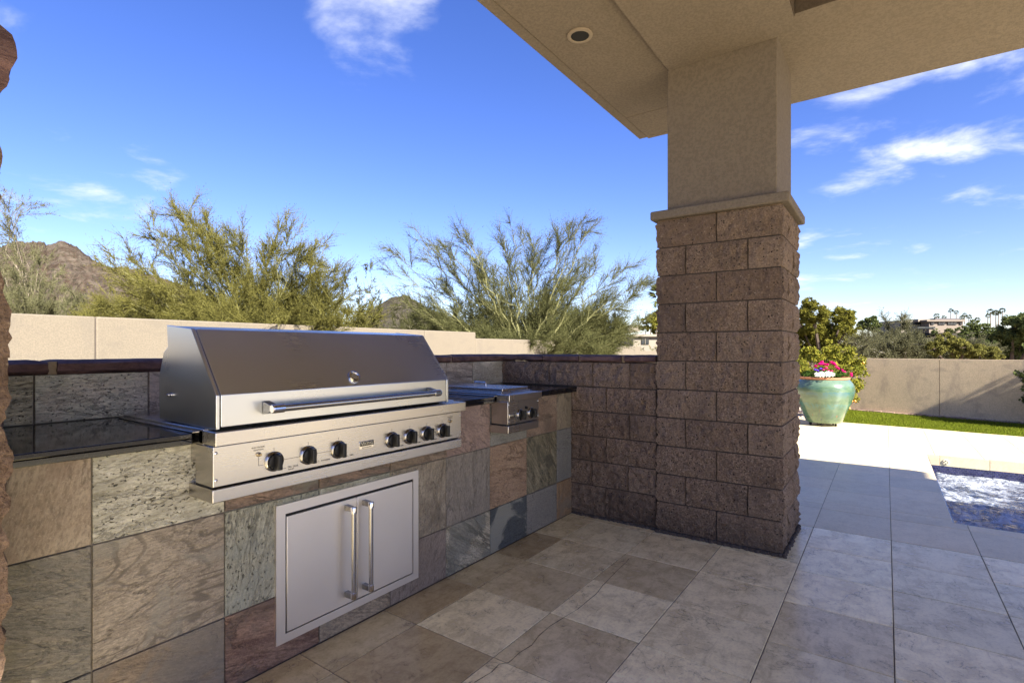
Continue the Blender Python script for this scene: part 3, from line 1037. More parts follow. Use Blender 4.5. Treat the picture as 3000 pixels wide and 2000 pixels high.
# ------------------------------------------------------------------ kitchen counter
kc = thing('kitchen_counter', 'built-in outdoor kitchen counter with slate tile face and black granite top', 'counter', (2.0, 2.4, 0))
YF = 2.053
MB().box(.36, 3.70, YF + .009, 2.745, 0, .968).build('core', M['tile_grout'], kc)
MB().box(.36, 3.93, 2.763, 2.95, 0, 1.205).build('back_wall', M['tile_grout'], kc)
xj = [.362, .585, .997, 1.406, 1.817, 2.234, 2.645, 3.064, 3.476, 3.705]
zj = [.002, .2865, .6875, .9685]
ST = {
    (2, 0): dict(c1=(128, 106, 80), c2=(150, 132, 104), c3=(112, 88, 66), patch=.5, streak=.2, ang=75, relief=.2),
    (2, 1): dict(c1=(150, 144, 118), c2=(196, 190, 164), c3=(128, 122, 98), patch=.5, streak=.55, ang=6, pits=.8, relief=.5),
    (2, 2): dict(c1=(84, 72, 62), c2=(136, 106, 84), c3=(98, 98, 84), patch=.6, streak=.6, ang=-14),
    (2, 3): dict(c1=(84, 76, 64), c2=(142, 108, 84), streak=.7, ang=-12),
    (2, 4): dict(c1=(96, 84, 66), c2=(138, 112, 84), streak=.6, ang=-12),
    (2, 5): dict(c1=(126, 100, 84), c2=(146, 118, 100), streak=.25, ang=-30, relief=.4),
    (2, 6): dict(c1=(112, 108, 92), c2=(132, 126, 108), streak=.2, relief=.3),
    (2, 7): dict(c1=(112, 86, 66), c2=(140, 116, 90), c3=(84, 70, 54), patch=.6, relief=.4),
    (2, 8): dict(c1=(114, 100, 74), c2=(134, 118, 90), c3=(76, 68, 54), patch=.8, streak=.2, ang=80, relief=.25),
    (1, 0): dict(c1=(100, 96, 84), c2=(128, 118, 98), c3=(112, 104, 66), patch=.3, streak=.8, ang=-22, pits=.25, relief=.35),
    (1, 1): dict(c1=(118, 104, 84), c2=(158, 142, 116), c3=(122, 118, 102), patch=.5, streak=.4, swirl=.75, ang=4, relief=.35),
    (1, 2): dict(c1=(124, 122, 102), c2=(150, 148, 126), c3=(112, 118, 106), patch=.4, streak=.3, ang=80, pits=.75, relief=.5),
    (1, 3): dict(c1=(124, 122, 102), c2=(150, 148, 126), pits=.6),
    (1, 4): dict(c1=(112, 98, 76), c2=(160, 144, 114), c3=(96, 84, 66), patch=.6, streak=.3, ang=85, pits=.25, relief=.7),
    (1, 5): dict(c1=(108, 98, 82), c2=(128, 116, 98), streak=.6, ang=86, relief=.3),
    (1, 6): dict(c1=(140, 106, 74), c2=(170, 136, 98), c3=(120, 92, 66), patch=.3, streak=.6, ang=-8, pits=.45, relief=.6, pitc=(.10, .06, .035)),
    (1, 7): dict(c1=(84, 78, 54), c2=(134, 122, 88), c3=(66, 62, 46), patch=.7, streak=.7, ang=-55, relief=.5),
    (1, 8): dict(c1=(104, 102, 92), c2=(116, 112, 100), streak=.1, relief=.2),
    (0, 0): dict(c1=(98, 94, 82), c2=(124, 116, 98), streak=.6, ang=-20, pits=.2),
    (0, 1): dict(c1=(112, 92, 68), c2=(134, 114, 86), c3=(98, 98, 92), patch=.45, streak=.3, ang=-14, relief=.3),
    (0, 2): dict(c1=(104, 70, 54), c2=(150, 114, 88), c3=(92, 78, 66), patch=.5, streak=.85, ang=-16, relief=.7),
    (0, 3): dict(c1=(108, 92, 72), c2=(160, 140, 108), c3=(88, 84, 72), patch=.5, streak=.8, ang=-24, relief=.6),
    (0, 4): dict(c1=(104, 88, 74), c2=(122, 106, 90), streak=.4, ang=70, relief=.3),
    (0, 5): dict(c1=(102, 96, 72), c2=(178, 164, 134), c3=(90, 92, 82), patch=.6, streak=.85, ang=-32, swirl=.25, relief=.8),
    (0, 6): dict(c1=(58, 63, 63), c2=(70, 74, 72), c3=(116, 114, 98), patch=.9, streak=.2, relief=.3),
    (0, 7): dict(c1=(104, 100, 90), c2=(116, 110, 98), streak=.15, relief=.2),
    (0, 8): dict(c1=(118, 86, 54), c2=(142, 112, 74), c3=(104, 94, 76), patch=.6, streak=.5, ang=85, relief=.35),
}
for (r, c), s in ST.items():
    g2 = .0022
    mt = mat_stone('slate_%d_%d' % (r, c), seed=r * 9 + c + 1, rough=rnd.uniform(.5, .65), **s)
    pr = rnd.uniform(-.0015, .0015)
    MB().box(xj[c] + g2, xj[c + 1] - g2, YF + pr, YF + .012, zj[r] + g2, zj[r + 1] - g2).build('slate_tile', mt, kc, .0025, True)
bj = [.35, .597, .994, 1.41, 1.82, 2.23, 2.62, 2.994, 3.308, 3.60]
BS = [dict(c1=(96, 90, 70), c2=(150, 142, 112), streak=.8, ang=3, pits=.7, relief=.6), dict(c1=(120, 120, 102), c2=(150, 146, 126), c3=(140, 124, 108), patch=.3, pits=.8, relief=.6),
      dict(c1=(120, 110, 98), c2=(134, 122, 108), streak=.2)] + [dict(c1=(104, 92, 78), c2=(128, 114, 96), streak=.5)] * 3 + \
     [dict(c1=(80, 70, 58), c2=(124, 112, 96), streak=.8, ang=-8)] * 2 + [dict(c1=(96, 90, 76), c2=(124, 116, 98), c3=(140, 130, 112), patch=.4, streak=.3)]
for i, s in enumerate(BS):
    mt = mat_stone('backsplash_stone_%d' % i, seed=40 + i, k=3.0, **s)
    MB().box(bj[i] + .003, (bj[i + 1] if i < 8 else RX + .012) - .003, 2.750, 2.762, 1.013, 1.204).build('backsplash_tile', mt, kc, .0025, True)
gaps = [.345, .640, .668, 1.30, 1.315, 1.95, 1.965, 2.60, 2.615, 3.04, 3.055, 3.96]
for i in range(0, len(gaps), 2):
    cap_stone('X', gaps[i], gaps[i + 1], 2.738, 3.0, 1.206, 1.264, kc)
for x0, x1 in ((.640, .668), (1.30, 1.315), (1.95, 1.965), (2.60, 2.615), (3.04, 3.055)):
    MB().box(x0, x1, 2.750, 2.98, 1.207, 1.258).build('cap_mortar', M['mortar_tan'], kc)
for x0, x1, y1 in ((.352, .862, 2.748), (2.215, 2.628, 2.748), (3.022, 3.712, 2.748)):
    t = MB().box(x0, x1, 2.006, y1, .9915, 1.010)
    t.build('countertop', M['granite'], kc, .0035, True, 3)
    MB().box(x0, x1, 2.0068, y1, .971, .9905).build('countertop_edge', M['granite'], kc, .002, True)
for x0, x1 in ((.863, 2.214), (2.629, 3.021)):
    MB().box(x0, x1, 2.70, 2.748, .971, 1.010).build('countertop', M['granite'], kc, .002)
MB().box(.37, 2.2, 1.998, 2.052, 0, .006).build('base_caulk', M['mortar_tan'], kc) if False else None

# ------------------------------------------------------------------ grill
gr = thing('gas_grill', 'wide built-in stainless steel gas grill with closed hood and seven black knobs', 'grill', (1.53, 2.1, .78))
S, SH, SV = M['steel'], M['steel_hood'], M['steel_v']
MB().box(.862, 2.214, 2.007, 2.70, 1.0104, 1.0155).build('flange', S, gr, .002, True)
MB().box(.876, 2.196, 1.96, 2.69, .9, 1.0262).build('deck_plate', S, gr, .003, True)
MB().box(.876, 2.191, 1.870, 1.99, .973, 1.0225).build('top_trim', S, gr, .003, True, 3)
MB().box(.873, 2.165, 1.8815, 2.01, .832, .972).build('control_panel', S, gr, .0025, True, 3)
MB().box(.874, 2.164, 1.905, 2.01, .8255, .833).build('panel_gap', M['gap'], gr)
MB().box(.868, 2.161, 1.8735, 2.05, .780, .8265).build('drip_tray', S, gr, .003, True, 3)
hx0, hx1 = .892, 2.084
prof = [(1.900, 1.027), (1.900, 1.1475), (2.087, 1.385), (2.297, 1.403), (2.287, 1.322), (2.30, 1.03)]
th_ = .0135
MB().prism(prof, 'X', hx0, hx0 + th_).build('hood_side', SH, gr, .0022, True)
MB().prism(prof, 'X', hx1 - th_, hx1).build('hood_side', SH, gr, .0022, True)
back = [(2.20, 1.03), (2.37, 1.03), (2.375, 1.191), (2.332, 1.295), (2.285, 1.322), (2.2, 1.32)]
MB().prism(back, 'X', hx0 + .002, hx1 - .002).build('back_housing', SH, gr, .003, True)
lid = MB()
lp_ = [(1.9025, 1.033), (1.9025, 1.148), (2.0885, 1.3835), (2.292, 1.4005), (2.285, 1.385), (2.098, 1.368), (1.917, 1.144), (1.917, 1.033)]
n = len(lp_)
lid.prism(lp_, 'X', hx0 + th_ + .004, hx1 - th_ - .002)
lid.build('hood_lid', SH, gr, .003, True, 3)
MB().box(hx0 + .01, hx1 - .01, 1.93, 2.28, 1.026, 1.034).build('hood_gap', M['gap'], gr)
MB().prism([(1.915, 1.034), (1.915, 1.14), (2.095, 1.365), (2.27, 1.38), (2.27, 1.034)], 'X', hx0 + th_ + .0005, hx0 + th_ + .003).build('hood_seam', M['gap'], gr)
# pivot screw on the side
mb = MB()
mb.lathe([(.008, 0), (.008, .004), (.0045, .005), (.0045, .014), (.002, .016)], (hx0, 2.255, 1.132), (-1, 0, 0), 14)
mb.build('pivot_screw', M['chrome'], gr, smooth=True)
# lid handle
hd = MB()
hy, hz = 1.835, 1.089
hd.lathe([(.0135, 0), (.0135, .86)], (1.075, hy, hz), (1, 0, 0), 20)
ho = hd.build('lid_handle', M['bar'], gr, smooth=True)
for xx, sx in ((1.075, -1), (1.935, 1)):
    mb = MB()
    mb.lathe([(.0165, -.03), (.0165, .012), (.0145, .017)], (xx, hy, hz), (sx, 0, 0), 20)
    mb.build('handle_cap', M['chrome'], ho, .0008, True, 1)
    mb = MB()
    mb.prism([(hy + .005, hz - .012), (hy + .005, hz + .012), (1.901, hz + .026), (1.901, hz - .024)], 'X', xx - .014, xx + .014)
    mb.build('handle_bracket', M['cast'], ho, .003, True)
# thermometer on the sloping face
sl = Vector((0, 2.0885 - 1.9025, 1.3835 - 1.148)).normalized()
nrm = Vector((0, -sl.z, sl.y))
tc = Vector((1.495, 1.9025, 1.148)) + sl * .045
mb = MB()
mb.lathe([(.030, -.002), (.030, .006), (.027, .012), (.022, .013), (.0215, .009)], tc, nrm, 32)
to = mb.build('thermometer', M['chrome'], gr, smooth=True)
mb = MB()
mb.lathe([(.0215, .0088), (.0005, .0095)], tc, nrm, 24)
mb.build('dial', mat_plain('faded_dial', (.20, .165, .11), .25, 0, .2, 60), to, smooth=True)
mb = MB()
e1 = tc + nrm * .0102
mb.tube([e1 - Vector((.008, 0, 0)), e1 + Vector((.012, 0, 0)) + sl * .004], .0006, 5)
mb.build('needle', M['ink'], to)


def knob(x, y, z, parent, s=1.0):
    """Bezel ring, dial and grip bar of one burner knob, pointing out along -Y."""
    mb = MB()
    mb.lathe([(.0375 * s, 0), (.0375 * s, .005), (.034 * s, .0085), (.0310 * s, .0095), (.0300 * s, .006), (.0300 * s, 0)], (x, y, z), (0, -1, 0), 32)
    bz = mb.build('knob_bezel', M['bezel'], parent, smooth=True)
    mb = MB()
    mb.lathe([(.0296 * s, .001), (.0292 * s, .012), (.0265 * s, .016), (.021 * s, .0175), (.002, .018)], (x, y, z), (0, -1, 0), 28)
    mb.build('knob_dial', M['black_plastic'], bz, smooth=True)
    mb = MB()
    w, h = .0088 * s, .0285 * s
    mb.box(x - w, x + w, y - .047 * s, y - .015, z - h, z + h)
    mb.build('knob_grip', M['black_plastic'], bz, .0035, True, 3)
    mb = MB()
    mb.box(x - .0006, x + .0006, y - .0004, y, z + .040 * s, z + .052 * s)
    mb.build('index_mark', M['ink'], parent)


KY = 1.8815
kx = [1.094, 1.238, 1.380, 1.674, 1.787, 1.902, 2.018]
for x in kx:
    knob(x, KY, .886, gr)
for x, z in ((1.034, .922), (2.073, .929)):
    mb = MB()
    mb.lathe([(.0085, 0), (.0085, .004), (.0055, .005), (.0055, .014), (.004, .016)], (x, KY, z), (0, -1, 0), 16)
    mb.build('igniter_button', M['brass'], gr, smooth=True)
pln = MB()


def line_mark(x0, z0, x1, z1, w=.0007):
    if abs(x1 - x0) > abs(z1 - z0):
        pln.box(min(x0, x1), max(x0, x1), KY - .0004, KY, z0 - w, z0 + w)
    else:
        pln.box(x0 - w, x0 + w, KY - .0004, KY, min(z0, z1), max(z0, z1))


for a, b2 in zip(kx[:2], kx[1:3]):
    line_mark(a + .039, .886, b2 - .039, .886)
for a, b2 in zip(kx[3:6], kx[4:7]):
    line_mark(a + .039, .886, b2 - .039, .886)
line_mark(1.034, .880, 1.034, .912)
line_mark(1.0347, .880, 1.055, .880)
line_mark(2.073, .884, 2.073, .919)
line_mark(2.057, .884, 2.0723, .884)
for x in kx[:3]:
    line_mark(x + .034, .852, x + .050, .852)
pln.build('printed_lines', M['ink'], gr, kind='stuff')
for body, x, z, sz in (('ELECTRONIC', 1.034, .948, .0085), ('IGNITION', 1.034, .9385, .0085), ('TRU SEAR', 1.172, .853, .0105), ('BURNER', 1.164, .844, .006),
                       ('ROTISSERIE', 1.318, .853, .0085), ('GRILL', 1.447, .853, .0085), ('ELECTRONIC', 2.078, .951, .007), ('IGNITION', 2.078, .943, .007),
                       ('GRILL', 1.738, .850, .0085), ('GRILL', 1.852, .850, .0085), ('GRILL', 1.966, .850, .0085), ('GRILL', 2.085, .850, .0085)):
    text_mesh(body, sz, 'panel_lettering', M['ink'], gr, (x, KY - .0002, z))


def badge(x0, x1, z0, z1, y, parent):
    zm = z0 + (z1 - z0) * .38
    bo = MB().box(x0, x1, y - .003, y, z0, z1).build('badge', M['chrome'], parent, .0015, True)
    MB().box(x0 + .002, x1 - .002, y - .0036, y - .0028, zm, z1 - .002).build('badge_plate', M['black_plastic'], bo)
    w = x1 - x0
    text_mesh('V', (z1 - zm) * 1.02, 'badge_lettering', M['fitting'], bo, (x0 + w * .17, y - .0038, (zm + z1) / 2 - .0005), sx=w / (z1 - zm) * .36)
    text_mesh('IKING', (z1 - zm) * .86, 'badge_lettering', M['fitting'], bo, (x0 + w * .59, y - .0038, (zm + z1) / 2 - .001), sx=w / (z1 - zm) * .295)
    text_mesh('PROFESSIONAL', (zm - z0) * .62, 'badge_lettering', M['ink'], bo, ((x0 + x1) / 2, y - .0032, (z0 + zm) / 2), sx=w / (zm - z0) * .165)


badge(1.488, 1.566, .868, .903, KY, gr)


def screws(pos, y, parent):
    for x, z in pos:
        mb = MB()
        mb.lathe([(.0055, 0), (.0052, .002), (.003, .0034), (.0004, .0038)], (x, y, z), (0, -1, 0), 12)
        mb.build('screw', M['chrome'], parent, smooth=True)


screws(((.883, .950), (.883, .856), (2.158, .950), (2.158, .862)), KY, gr)

# ------------------------------------------------------------------ side burner
sb = thing('side_burner', 'small stainless side burner with flat lid and two black knobs', 'burner', (2.82, 2.2, .78))
MB().box(2.629, 3.021, 2.007, 2.70, 1.0104, 1.016).build('flange', S, sb, .002, True)
MB().box(2.645, 3.012, 1.97, 2.68, .95, 1.0285).build('deck_plate', S, sb, .003, True)
MB().box(2.672, 3.000, 1.985, 2.665, 1.028, 1.036).build('lid_rim', S, sb, .002, True)
lo = MB().box(2.700, 2.994, 1.998, 2.655, 1.036, 1.0555).build('burner_lid', S, sb, .003, True, 3)
mb = MB()
mb.tube([(2.85, 2.355, 1.052), (2.85, 2.355, 1.073), (2.85, 2.348, 1.080), (2.85, 2.26, 1.080), (2.85, 2.252, 1.073), (2.85, 2.252, 1.052)], .0058, 10)
mb.build('lid_handle', M['chrome'], lo, smooth=True)
MB().box(2.640, 3.019, 1.900, 2.0, .982, 1.0248).build('top_trim', S, sb, .003, True, 3)
MB().box(2.6385, 2.993, 1.9105, 2.04, .839, .981).build('control_panel', S, sb, .0025, True, 3)
MB().box(2.64, 2.992, 1.925, 2.04, .8305, .84).build('panel_gap', M['gap'], sb)
MB().box(2.632, 2.980, 1.9025, 2.05, .7845, .8315).build('drip_tray', S, sb, .003, True, 3)
for x in (2.772, 2.897):
    knob(x, 1.9105, .890, sb, .95)
mb = MB()
mb.lathe([(.009, 0), (.009, .01), (.0075, .013)], (2.834, 1.9105, .930), (0, -1, 0), 16)
mb.build('igniter_button', M['black_plastic'], sb, smooth=True)
badge(2.652, 2.704, .876, .904, 1.9105, sb)
screws(((2.650, .962), (2.650, .858), (2.985, .962), (2.985, .862)), 1.9105, sb)

# ------------------------------------------------------------------ access doors
ad = thing('access_doors', 'pair of stainless cabinet doors with upright bar handles under the grill', 'cabinet doors', (1.6, 2.05, .08))
fx0, fx1, fz0, fz1 = 1.198, 2.005, .085, .662
ix0, ix1, iz0, iz1 = 1.239, 1.967, .121, .621
fr = MB()
fr.box(fx0, ix0, 2.044, 2.056, fz0, fz1).box(ix1, fx1, 2.044, 2.056, fz0, fz1).box(ix0, ix1, 2.044, 2.056, fz0, iz0).box(ix0, ix1, 2.044, 2.056, iz1, fz1)
bmf = fr.build('frame', SV, ad, 0)
MB().box(ix0 - .004, ix1 + .004, 2.0505, 2.0522, iz0 - .004, iz1 + .004).build('opening', M['gap'], ad)
mid = 1.604
for dx0, dx1, hxx in ((ix0 + .0055, mid - .0015, 1.542), (mid + .0015, ix1 - .0055, 1.642)):
    do = MB().box(dx0, dx1, 2.0425, 2.0500, iz0 + .005, iz1 - .012).build('door', SV, ad, .002, True)
    mb = MB()
    mb.lathe([(.0105, 0), (.0105, .40)], (hxx, 1.990, .175), (0, 0, 1), 18)
    hh = mb.build('handle', M['bar'], do, smooth=True)
    for z, sgn in ((.175, -1), (.575, 1)):
        mb = MB()
        mb.lathe([(.0135, -.018), (.0135, .008), (.012, .011)], (hxx, 1.990, z), (0, 0, sgn), 18)
        mb.build('handle_cap', M['chrome'], hh, smooth=True)
        MB().prism([(1.993, z - .011), (1.993, z + .011), (2.0425, z + .013), (2.0425, z - .013)], 'X', hxx - .0105, hxx + .0105).build('handle_bracket', M['cast'], hh, .002, True)

# ------------------------------------------------------------------ patio roof
rf = thing('patio_roof', 'beige stucco patio roof soffit overhead with recessed bay and square eaves', 'roof', (1, -2, 3.3))
ZS, EX, EY, RYM, RXM = 3.32, 4.885, 1.955, -6.2, -1.6  # unseen rear edges cut back so sunlit floor behind the camera bounces light in
MB().prism([(RXM, .455), (3.580, .455), (3.730, .575), (3.735, 1.272), (RXM, 1.272)], 'Z', ZS - .014, ZS + .3).build('beam_soffit', M['soffit'], rf)
MB().prism([(RXM, 1.272), (3.735, 1.272), (3.735, 1.30), (4.345, 1.30), (4.345, EY - .090), (RXM, EY - .090)], 'Z', ZS + .022, ZS + .3).build('eave_soffit', M['soffit'], rf)
MB().prism([(4.352, 1.30), (EX - .05, 1.30), (EX - .05, EY - .090), (4.352, EY - .090)], 'Z', ZS + .022, ZS + .3).build('eave_soffit', M['soffit'], rf)
MB().prism([(3.587, .451), (3.587, RYM), (EX, RYM), (EX, 1.297), (3.739, 1.297), (3.739, .574)], 'Z', ZS + .016, ZS + .3).build('eave_soffit', M['soffit'], rf)
MB().box(RXM, EX - .002, EY - .083, EY, ZS + .028, ZS + .17).build('fascia', M['soffit'], rf, .006, True)
MB().box(EX - .048, EX + .012, 1.2985, EY - .085, ZS + .020, ZS + .17).build('fascia', M['soffit'], rf, .004)
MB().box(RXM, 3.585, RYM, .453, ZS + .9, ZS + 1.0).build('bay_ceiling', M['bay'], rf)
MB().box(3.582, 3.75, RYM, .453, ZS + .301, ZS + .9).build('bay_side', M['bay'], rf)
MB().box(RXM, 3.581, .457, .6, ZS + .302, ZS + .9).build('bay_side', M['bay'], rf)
MB().box(3.5828, 3.5862, RYM, .450, ZS + .018, ZS + .3).build('bay_shade_liner', M['bay'], rf)  # thin dark sheets added as painted shade over the soffit edges in the bay
MB().box(RXM, 3.58, .4512, .4546, ZS + .001, ZS + .3).build('bay_shade_liner', M['bay'], rf)
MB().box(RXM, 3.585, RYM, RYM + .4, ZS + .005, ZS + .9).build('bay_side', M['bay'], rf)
MB().prism([(RXM, RYM), (EX - .02, RYM), (EX - .02, .46), (3.6, .46), (3.6, EY - .02), (RXM, EY - .02)], 'Z', ZS + 1.0, ZS + 1.1).build('roof_deck', M['soffit'], rf)
MB().box(3.60, EX - .01, RYM, EY - .01, ZS + .171, ZS + .19).build('roof_deck', M['soffit'], rf)
MB().box(RXM, 3.60, .46, EY - .01, ZS + .301, ZS + .32).build('roof_deck', M['soffit'], rf)
lc = at(1699, 107, (ZS + .012 - H) / ((V0 - 107) / F_PX))
rl = thing('recessed_light', 'round recessed downlight with pale trim ring in the eave soffit', 'downlight', (lc.x, lc.y, ZS))
mb = MB()
mb.lathe([(.082, .021), (.082, .012), (.075, .008), (.062, .009), (.058, .014), (.058, .021)], (lc.x, lc.y, ZS), n=36)
mb.build('trim_ring', mat_plain('trim_paint', (.33, .265, .19), .6), rl, smooth=True)
mb = MB()
mb.lathe([(.0575, .0115), (.056, .016), (.054, .0205)], (lc.x, lc.y, ZS), n=28)
mb.build('baffle', M['gap'], rl, smooth=True)
# ------------------------------------------------------------------ garden walls
def wall_piece(x0, x1, zt, parent):
    mb = MB()
    y0, y1 = 9.0, 9.22
    mb.box(x0, x1, y0, y1, -.45, zt)
    return mb.build('wall_panel', M['wall_l'], parent, .022, True, 3)


gw = thing('garden_wall', 'long cream stucco garden wall stepping down behind the counter', 'garden wall', (8, 9.1, 0))
XS = [(-6.0, 2.604, 1.765), (2.612, 9.028, 1.765), (9.036, 10.955, 1.765), (10.957, 15.27, 1.603), (15.272, 22.62, 1.448), (22.622, 32.0, 1.238)]
for x0, x1, zt in XS:
    wall_piece(x0, x1, zt, gw)
for x in (2.608, 9.032):
    MB().box(x - .006, x + .006, 9.012, 9.2, -.4, 1.745).build('control_joint', M['mortar'], gw)
gw2 = thing('weathered_wall', 'weathered tan garden wall at the end of the lawn with stains and tree shadow', 'garden wall', (13.4, -.5, 0))
WD = Vector((.268, .9634, 0))
WN = Vector((-.9634, .268, 0))
W0 = Vector((13.44, -.02, 0))          # a point on the wall foot


def wpt(sx, nz=0.0, z=0.0):
    return W0 + WD * sx + WN * nz + Vector((0, 0, z))


def slab_along(s0, s1, n0, n1, z0, z1):
    mb = MB()
    c = [wpt(s0, n0), wpt(s1, n0), wpt(s1, n1), wpt(s0, n1)]
    mb.prism([(p.x, p.y) for p in c], 'Z', z0, z1)
    return mb


sj = -.86
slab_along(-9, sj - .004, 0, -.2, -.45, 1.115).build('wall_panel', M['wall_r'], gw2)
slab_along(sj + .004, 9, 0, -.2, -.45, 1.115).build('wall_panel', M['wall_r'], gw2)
slab_along(sj - .006, sj + .006, -.022, -.19, -.4, 1.09).build('control_joint', M['mortar'], gw2)

# lawn, gravel, brick edging
lw = MB()
NA, NB = 2.2, -9
lw.prism([(EDGE(-8), -8), (wpt(-8, .1).x, wpt(-8, .1).y), (wpt(1.0, .1).x, wpt(1.0, .1).y), (EDGE(.80) + 0, .80)], 'Z', -.2, -.018)
lw.build('lawn', M['turf'], kind='structure')
gv = MB()
gv.prism([(EDGE(.80), .80), (wpt(1.0, .1).x, wpt(1.0, .1).y), (wpt(8, .1).x, wpt(8, .1).y), (EDGE(2.2), 8), (EDGE(2.2), 2.2)], 'Z', -.2, -.022)
gv.build('gravel_bed', M['gravel'], kind='structure')
# pebbles on the gravel bed
rg = np.random.default_rng(5)
npb = 5000
P = np.stack([rg.uniform(11.1, 15, npb), rg.uniform(.85, 5, npb), np.full(npb, -.02)], 1)
r_ = rg.uniform(.008, .03, npb)
octa = np.array([(1, 0, 0), (0, 1, 0), (-1, 0, 0), (0, -1, 0), (0, 0, .7)], np.float32)
V = (P[:, None, :] + octa[None] * r_[:, None, None] * rg.uniform(.6, 1.2, (npb, 5, 1))).reshape(-1, 3)
T = (np.arange(npb)[:, None, None] * 5 + np.array([(0, 1, 4), (1, 2, 4), (2, 3, 4), (3, 0, 4)])[None]).reshape(-1, 3)
m_, g_, o2_ = new_mat('pebbles')
ri_ = g_.n('NewGeometry').outputs['Random Per Island']
finish(g_, o2_, g_.ramp(ri_, [(0, (.22, .15, .12)), (.5, (.42, .32, .26)), (1, (.60, .50, .42))]), .85)
np_mesh('gravel', V, T, m_, kind='stuff')
# grass blades
nb = 70000
ss = rg.uniform(-4.5, 1.2, nb)
tt = rg.uniform(0, 1, nb)
yy = np.empty(nb)
a0 = np.stack([11.06 + .115 * np.clip(ss, -9, 9), ss], 1)
a1 = np.stack([W0.x + .278 * (ss - W0.y) - .13, ss], 1)
bp = a0 + (a1 - a0) * tt[:, None]
keep = bp[:, 1] < .80 + (bp[:, 0] - 11.1) * .09
bp = bp[keep]
nb = len(bp)
ang = rg.uniform(0, 2 * np.pi, nb)
hgt = rg.uniform(.015, .045, nb)
w = .004
d1 = np.stack([np.cos(ang) * w, np.sin(ang) * w, np.zeros(nb)], 1)
b3 = np.concatenate([bp, np.full((nb, 1), -.018)], 1)
tip = b3 + np.stack([rg.normal(0, .012, nb), rg.normal(0, .012, nb), hgt], 1)
V = np.stack([b3 - d1, b3 + d1, tip], 1).reshape(-1, 3)
np_mesh('grass', V, np.arange(nb * 3).reshape(-1, 3), M['grass'], kind='stuff')
ed = thing('brick_edging', 'row of flat bricks edging the lawn along the weathered wall', 'edging', tuple(wpt(-.5, .06)))
bm_me = None
for k in range(34):
    s0 = 1.2 - k * .225
    mb = slab_along(s0 - .215, s0, .095, .015 + rnd.uniform(-.008, .008), -.06, .012 + rnd.uniform(-.006, .008))
    mb.build('brick', M['brick'], ed, .004)
lf = MB()
for k in range(60):
    p = wpt(rnd.uniform(-2.5, 1), rnd.uniform(.02, .16), rnd.uniform(.012, .024))
    r_ = rnd.uniform(.012, .035)
    an = rnd.uniform(0, 6)
    c_, s_ = math.cos(an) * r_, math.sin(an) * r_
    lf.add([p + Vector((c_, s_, 0)), p + Vector((-s_ * .5, c_ * .5, .008)), p - Vector((c_, s_, 0)), p + Vector((s_ * .5, -c_ * .5, .004))], [(0, 1, 2, 3)])
lf.build('dry_leaves', mat_plain('dry_leaf', (.16, .10, .065), .9), kind='stuff')

# ------------------------------------------------------------------ spa
sp = thing('spa_pool', 'sunken spa with navy mosaic waterline and pale coping in the deck', 'pool', ((PX0 + PX1) / 2, (PY0 + PY1) / 2, -.3))
sh = MB()
sh.box(PX1, PX1 + .01, PY0, PY1, -1.2, -.002).box(PX0 - .01, PX0, PY0, PY1, -1.2, -.022).box(PX0, PX1, PY1, PY1 + .01, -1.2, -.022).box(PX0, PX1, PY0 - .01, PY0, -1.2, -.022)
sh.box(PX0, PX1, PY0, PY1, -1.25, -1.2)
sh.build('shell', M['pool_shell'], sp)
for ya, yb in ((-.54, PY1), (-1.0, -.54), (-1.46, -1.0), (-1.92, -1.46), (-2.38, -1.92), (-2.84, -2.38), (-3.3, -2.84), (PY0, -3.3)):
    MB().box(PX1 - .014, PX1 - .0005, ya + .002, yb - .002, -.128, -.0045).build('coping_face', M['trav_out'], sp, .002, color=tuple(x * rnd.uniform(.80, .92) for x in (.58, .49, .35)))
MB().box(PX1 - .008, PX1 - .001, PY0, PY1 - .001, -.24, -.128).build('mosaic_grout', M['mosaic_grout'], sp)
MB().box(PX0, PX1 - .02, PY1 - .012, PY1 - .0005, -.24, -.0245).build('side_tiles', M['mosaic'], sp)
mo = MB()
for r in range(4):
    z1 = -.131 - r * .0245
    k = 0
    y = PY1 - .003 - (.017 if r % 2 else 0)
    while y - .030 > -2.6:
        mo.box(PX1 - .0115, PX1 - .0075, y - .0285, y, z1 - .021, z1)
        y -= .0335
mo.build('mosaic_tiles', M['mosaic'], sp, kind='stuff')
# water
nx_, ny_ = 150, 150
gx = np.linspace(PX0 + .001, PX1 - .016, nx_)
gy = np.linspace(PY0 + .001, PY1 - .013, ny_)
wv = []
for x in gx:
    for y in gy:
        q = Vector((x * 2.6, y * 4.2, 0))
        z = -.222 + mnoise.fractal(q, .8, 2.2, 5) * .016 + abs(mnoise.noise(q * 3.1)) * .012
        wv.append((x, y, z))
wf = [(i * ny_ + j, (i + 1) * ny_ + j, (i + 1) * ny_ + j + 1, i * ny_ + j + 1) for i in range(nx_ - 1) for j in range(ny_ - 1)]
mb = MB()
mb.add(wv, wf)
mb.build('water', M['water'], kind='structure', smooth=True)
ft = thing('pool_fitting', 'round cream plastic fitting with four holes on the spa coping', 'pool fitting', (PX1 - .014, -.635, -.085))
ctr = Vector((PX1 - .014, -.598, -.078))
mb = MB()
mb.lathe([(.036, 0), (.036, .004), (.030, .010), (.001, .012)], ctr, (-1, 0, 0), 28)
mb.build('plate', M['fitting'], ft, smooth=True)
for k in range(4):
    w_ = math.pi / 2 * k
    p = ctr + Vector((-.0095, math.cos(w_) * .018, math.sin(w_) * .018))
    mb = MB()
    mb.lathe([(.0072, 0), (.0068, .0035), (.003, .0036)], p, (-1, 0, 0), 12)
    mb.build('hole', M['gap'], ft)

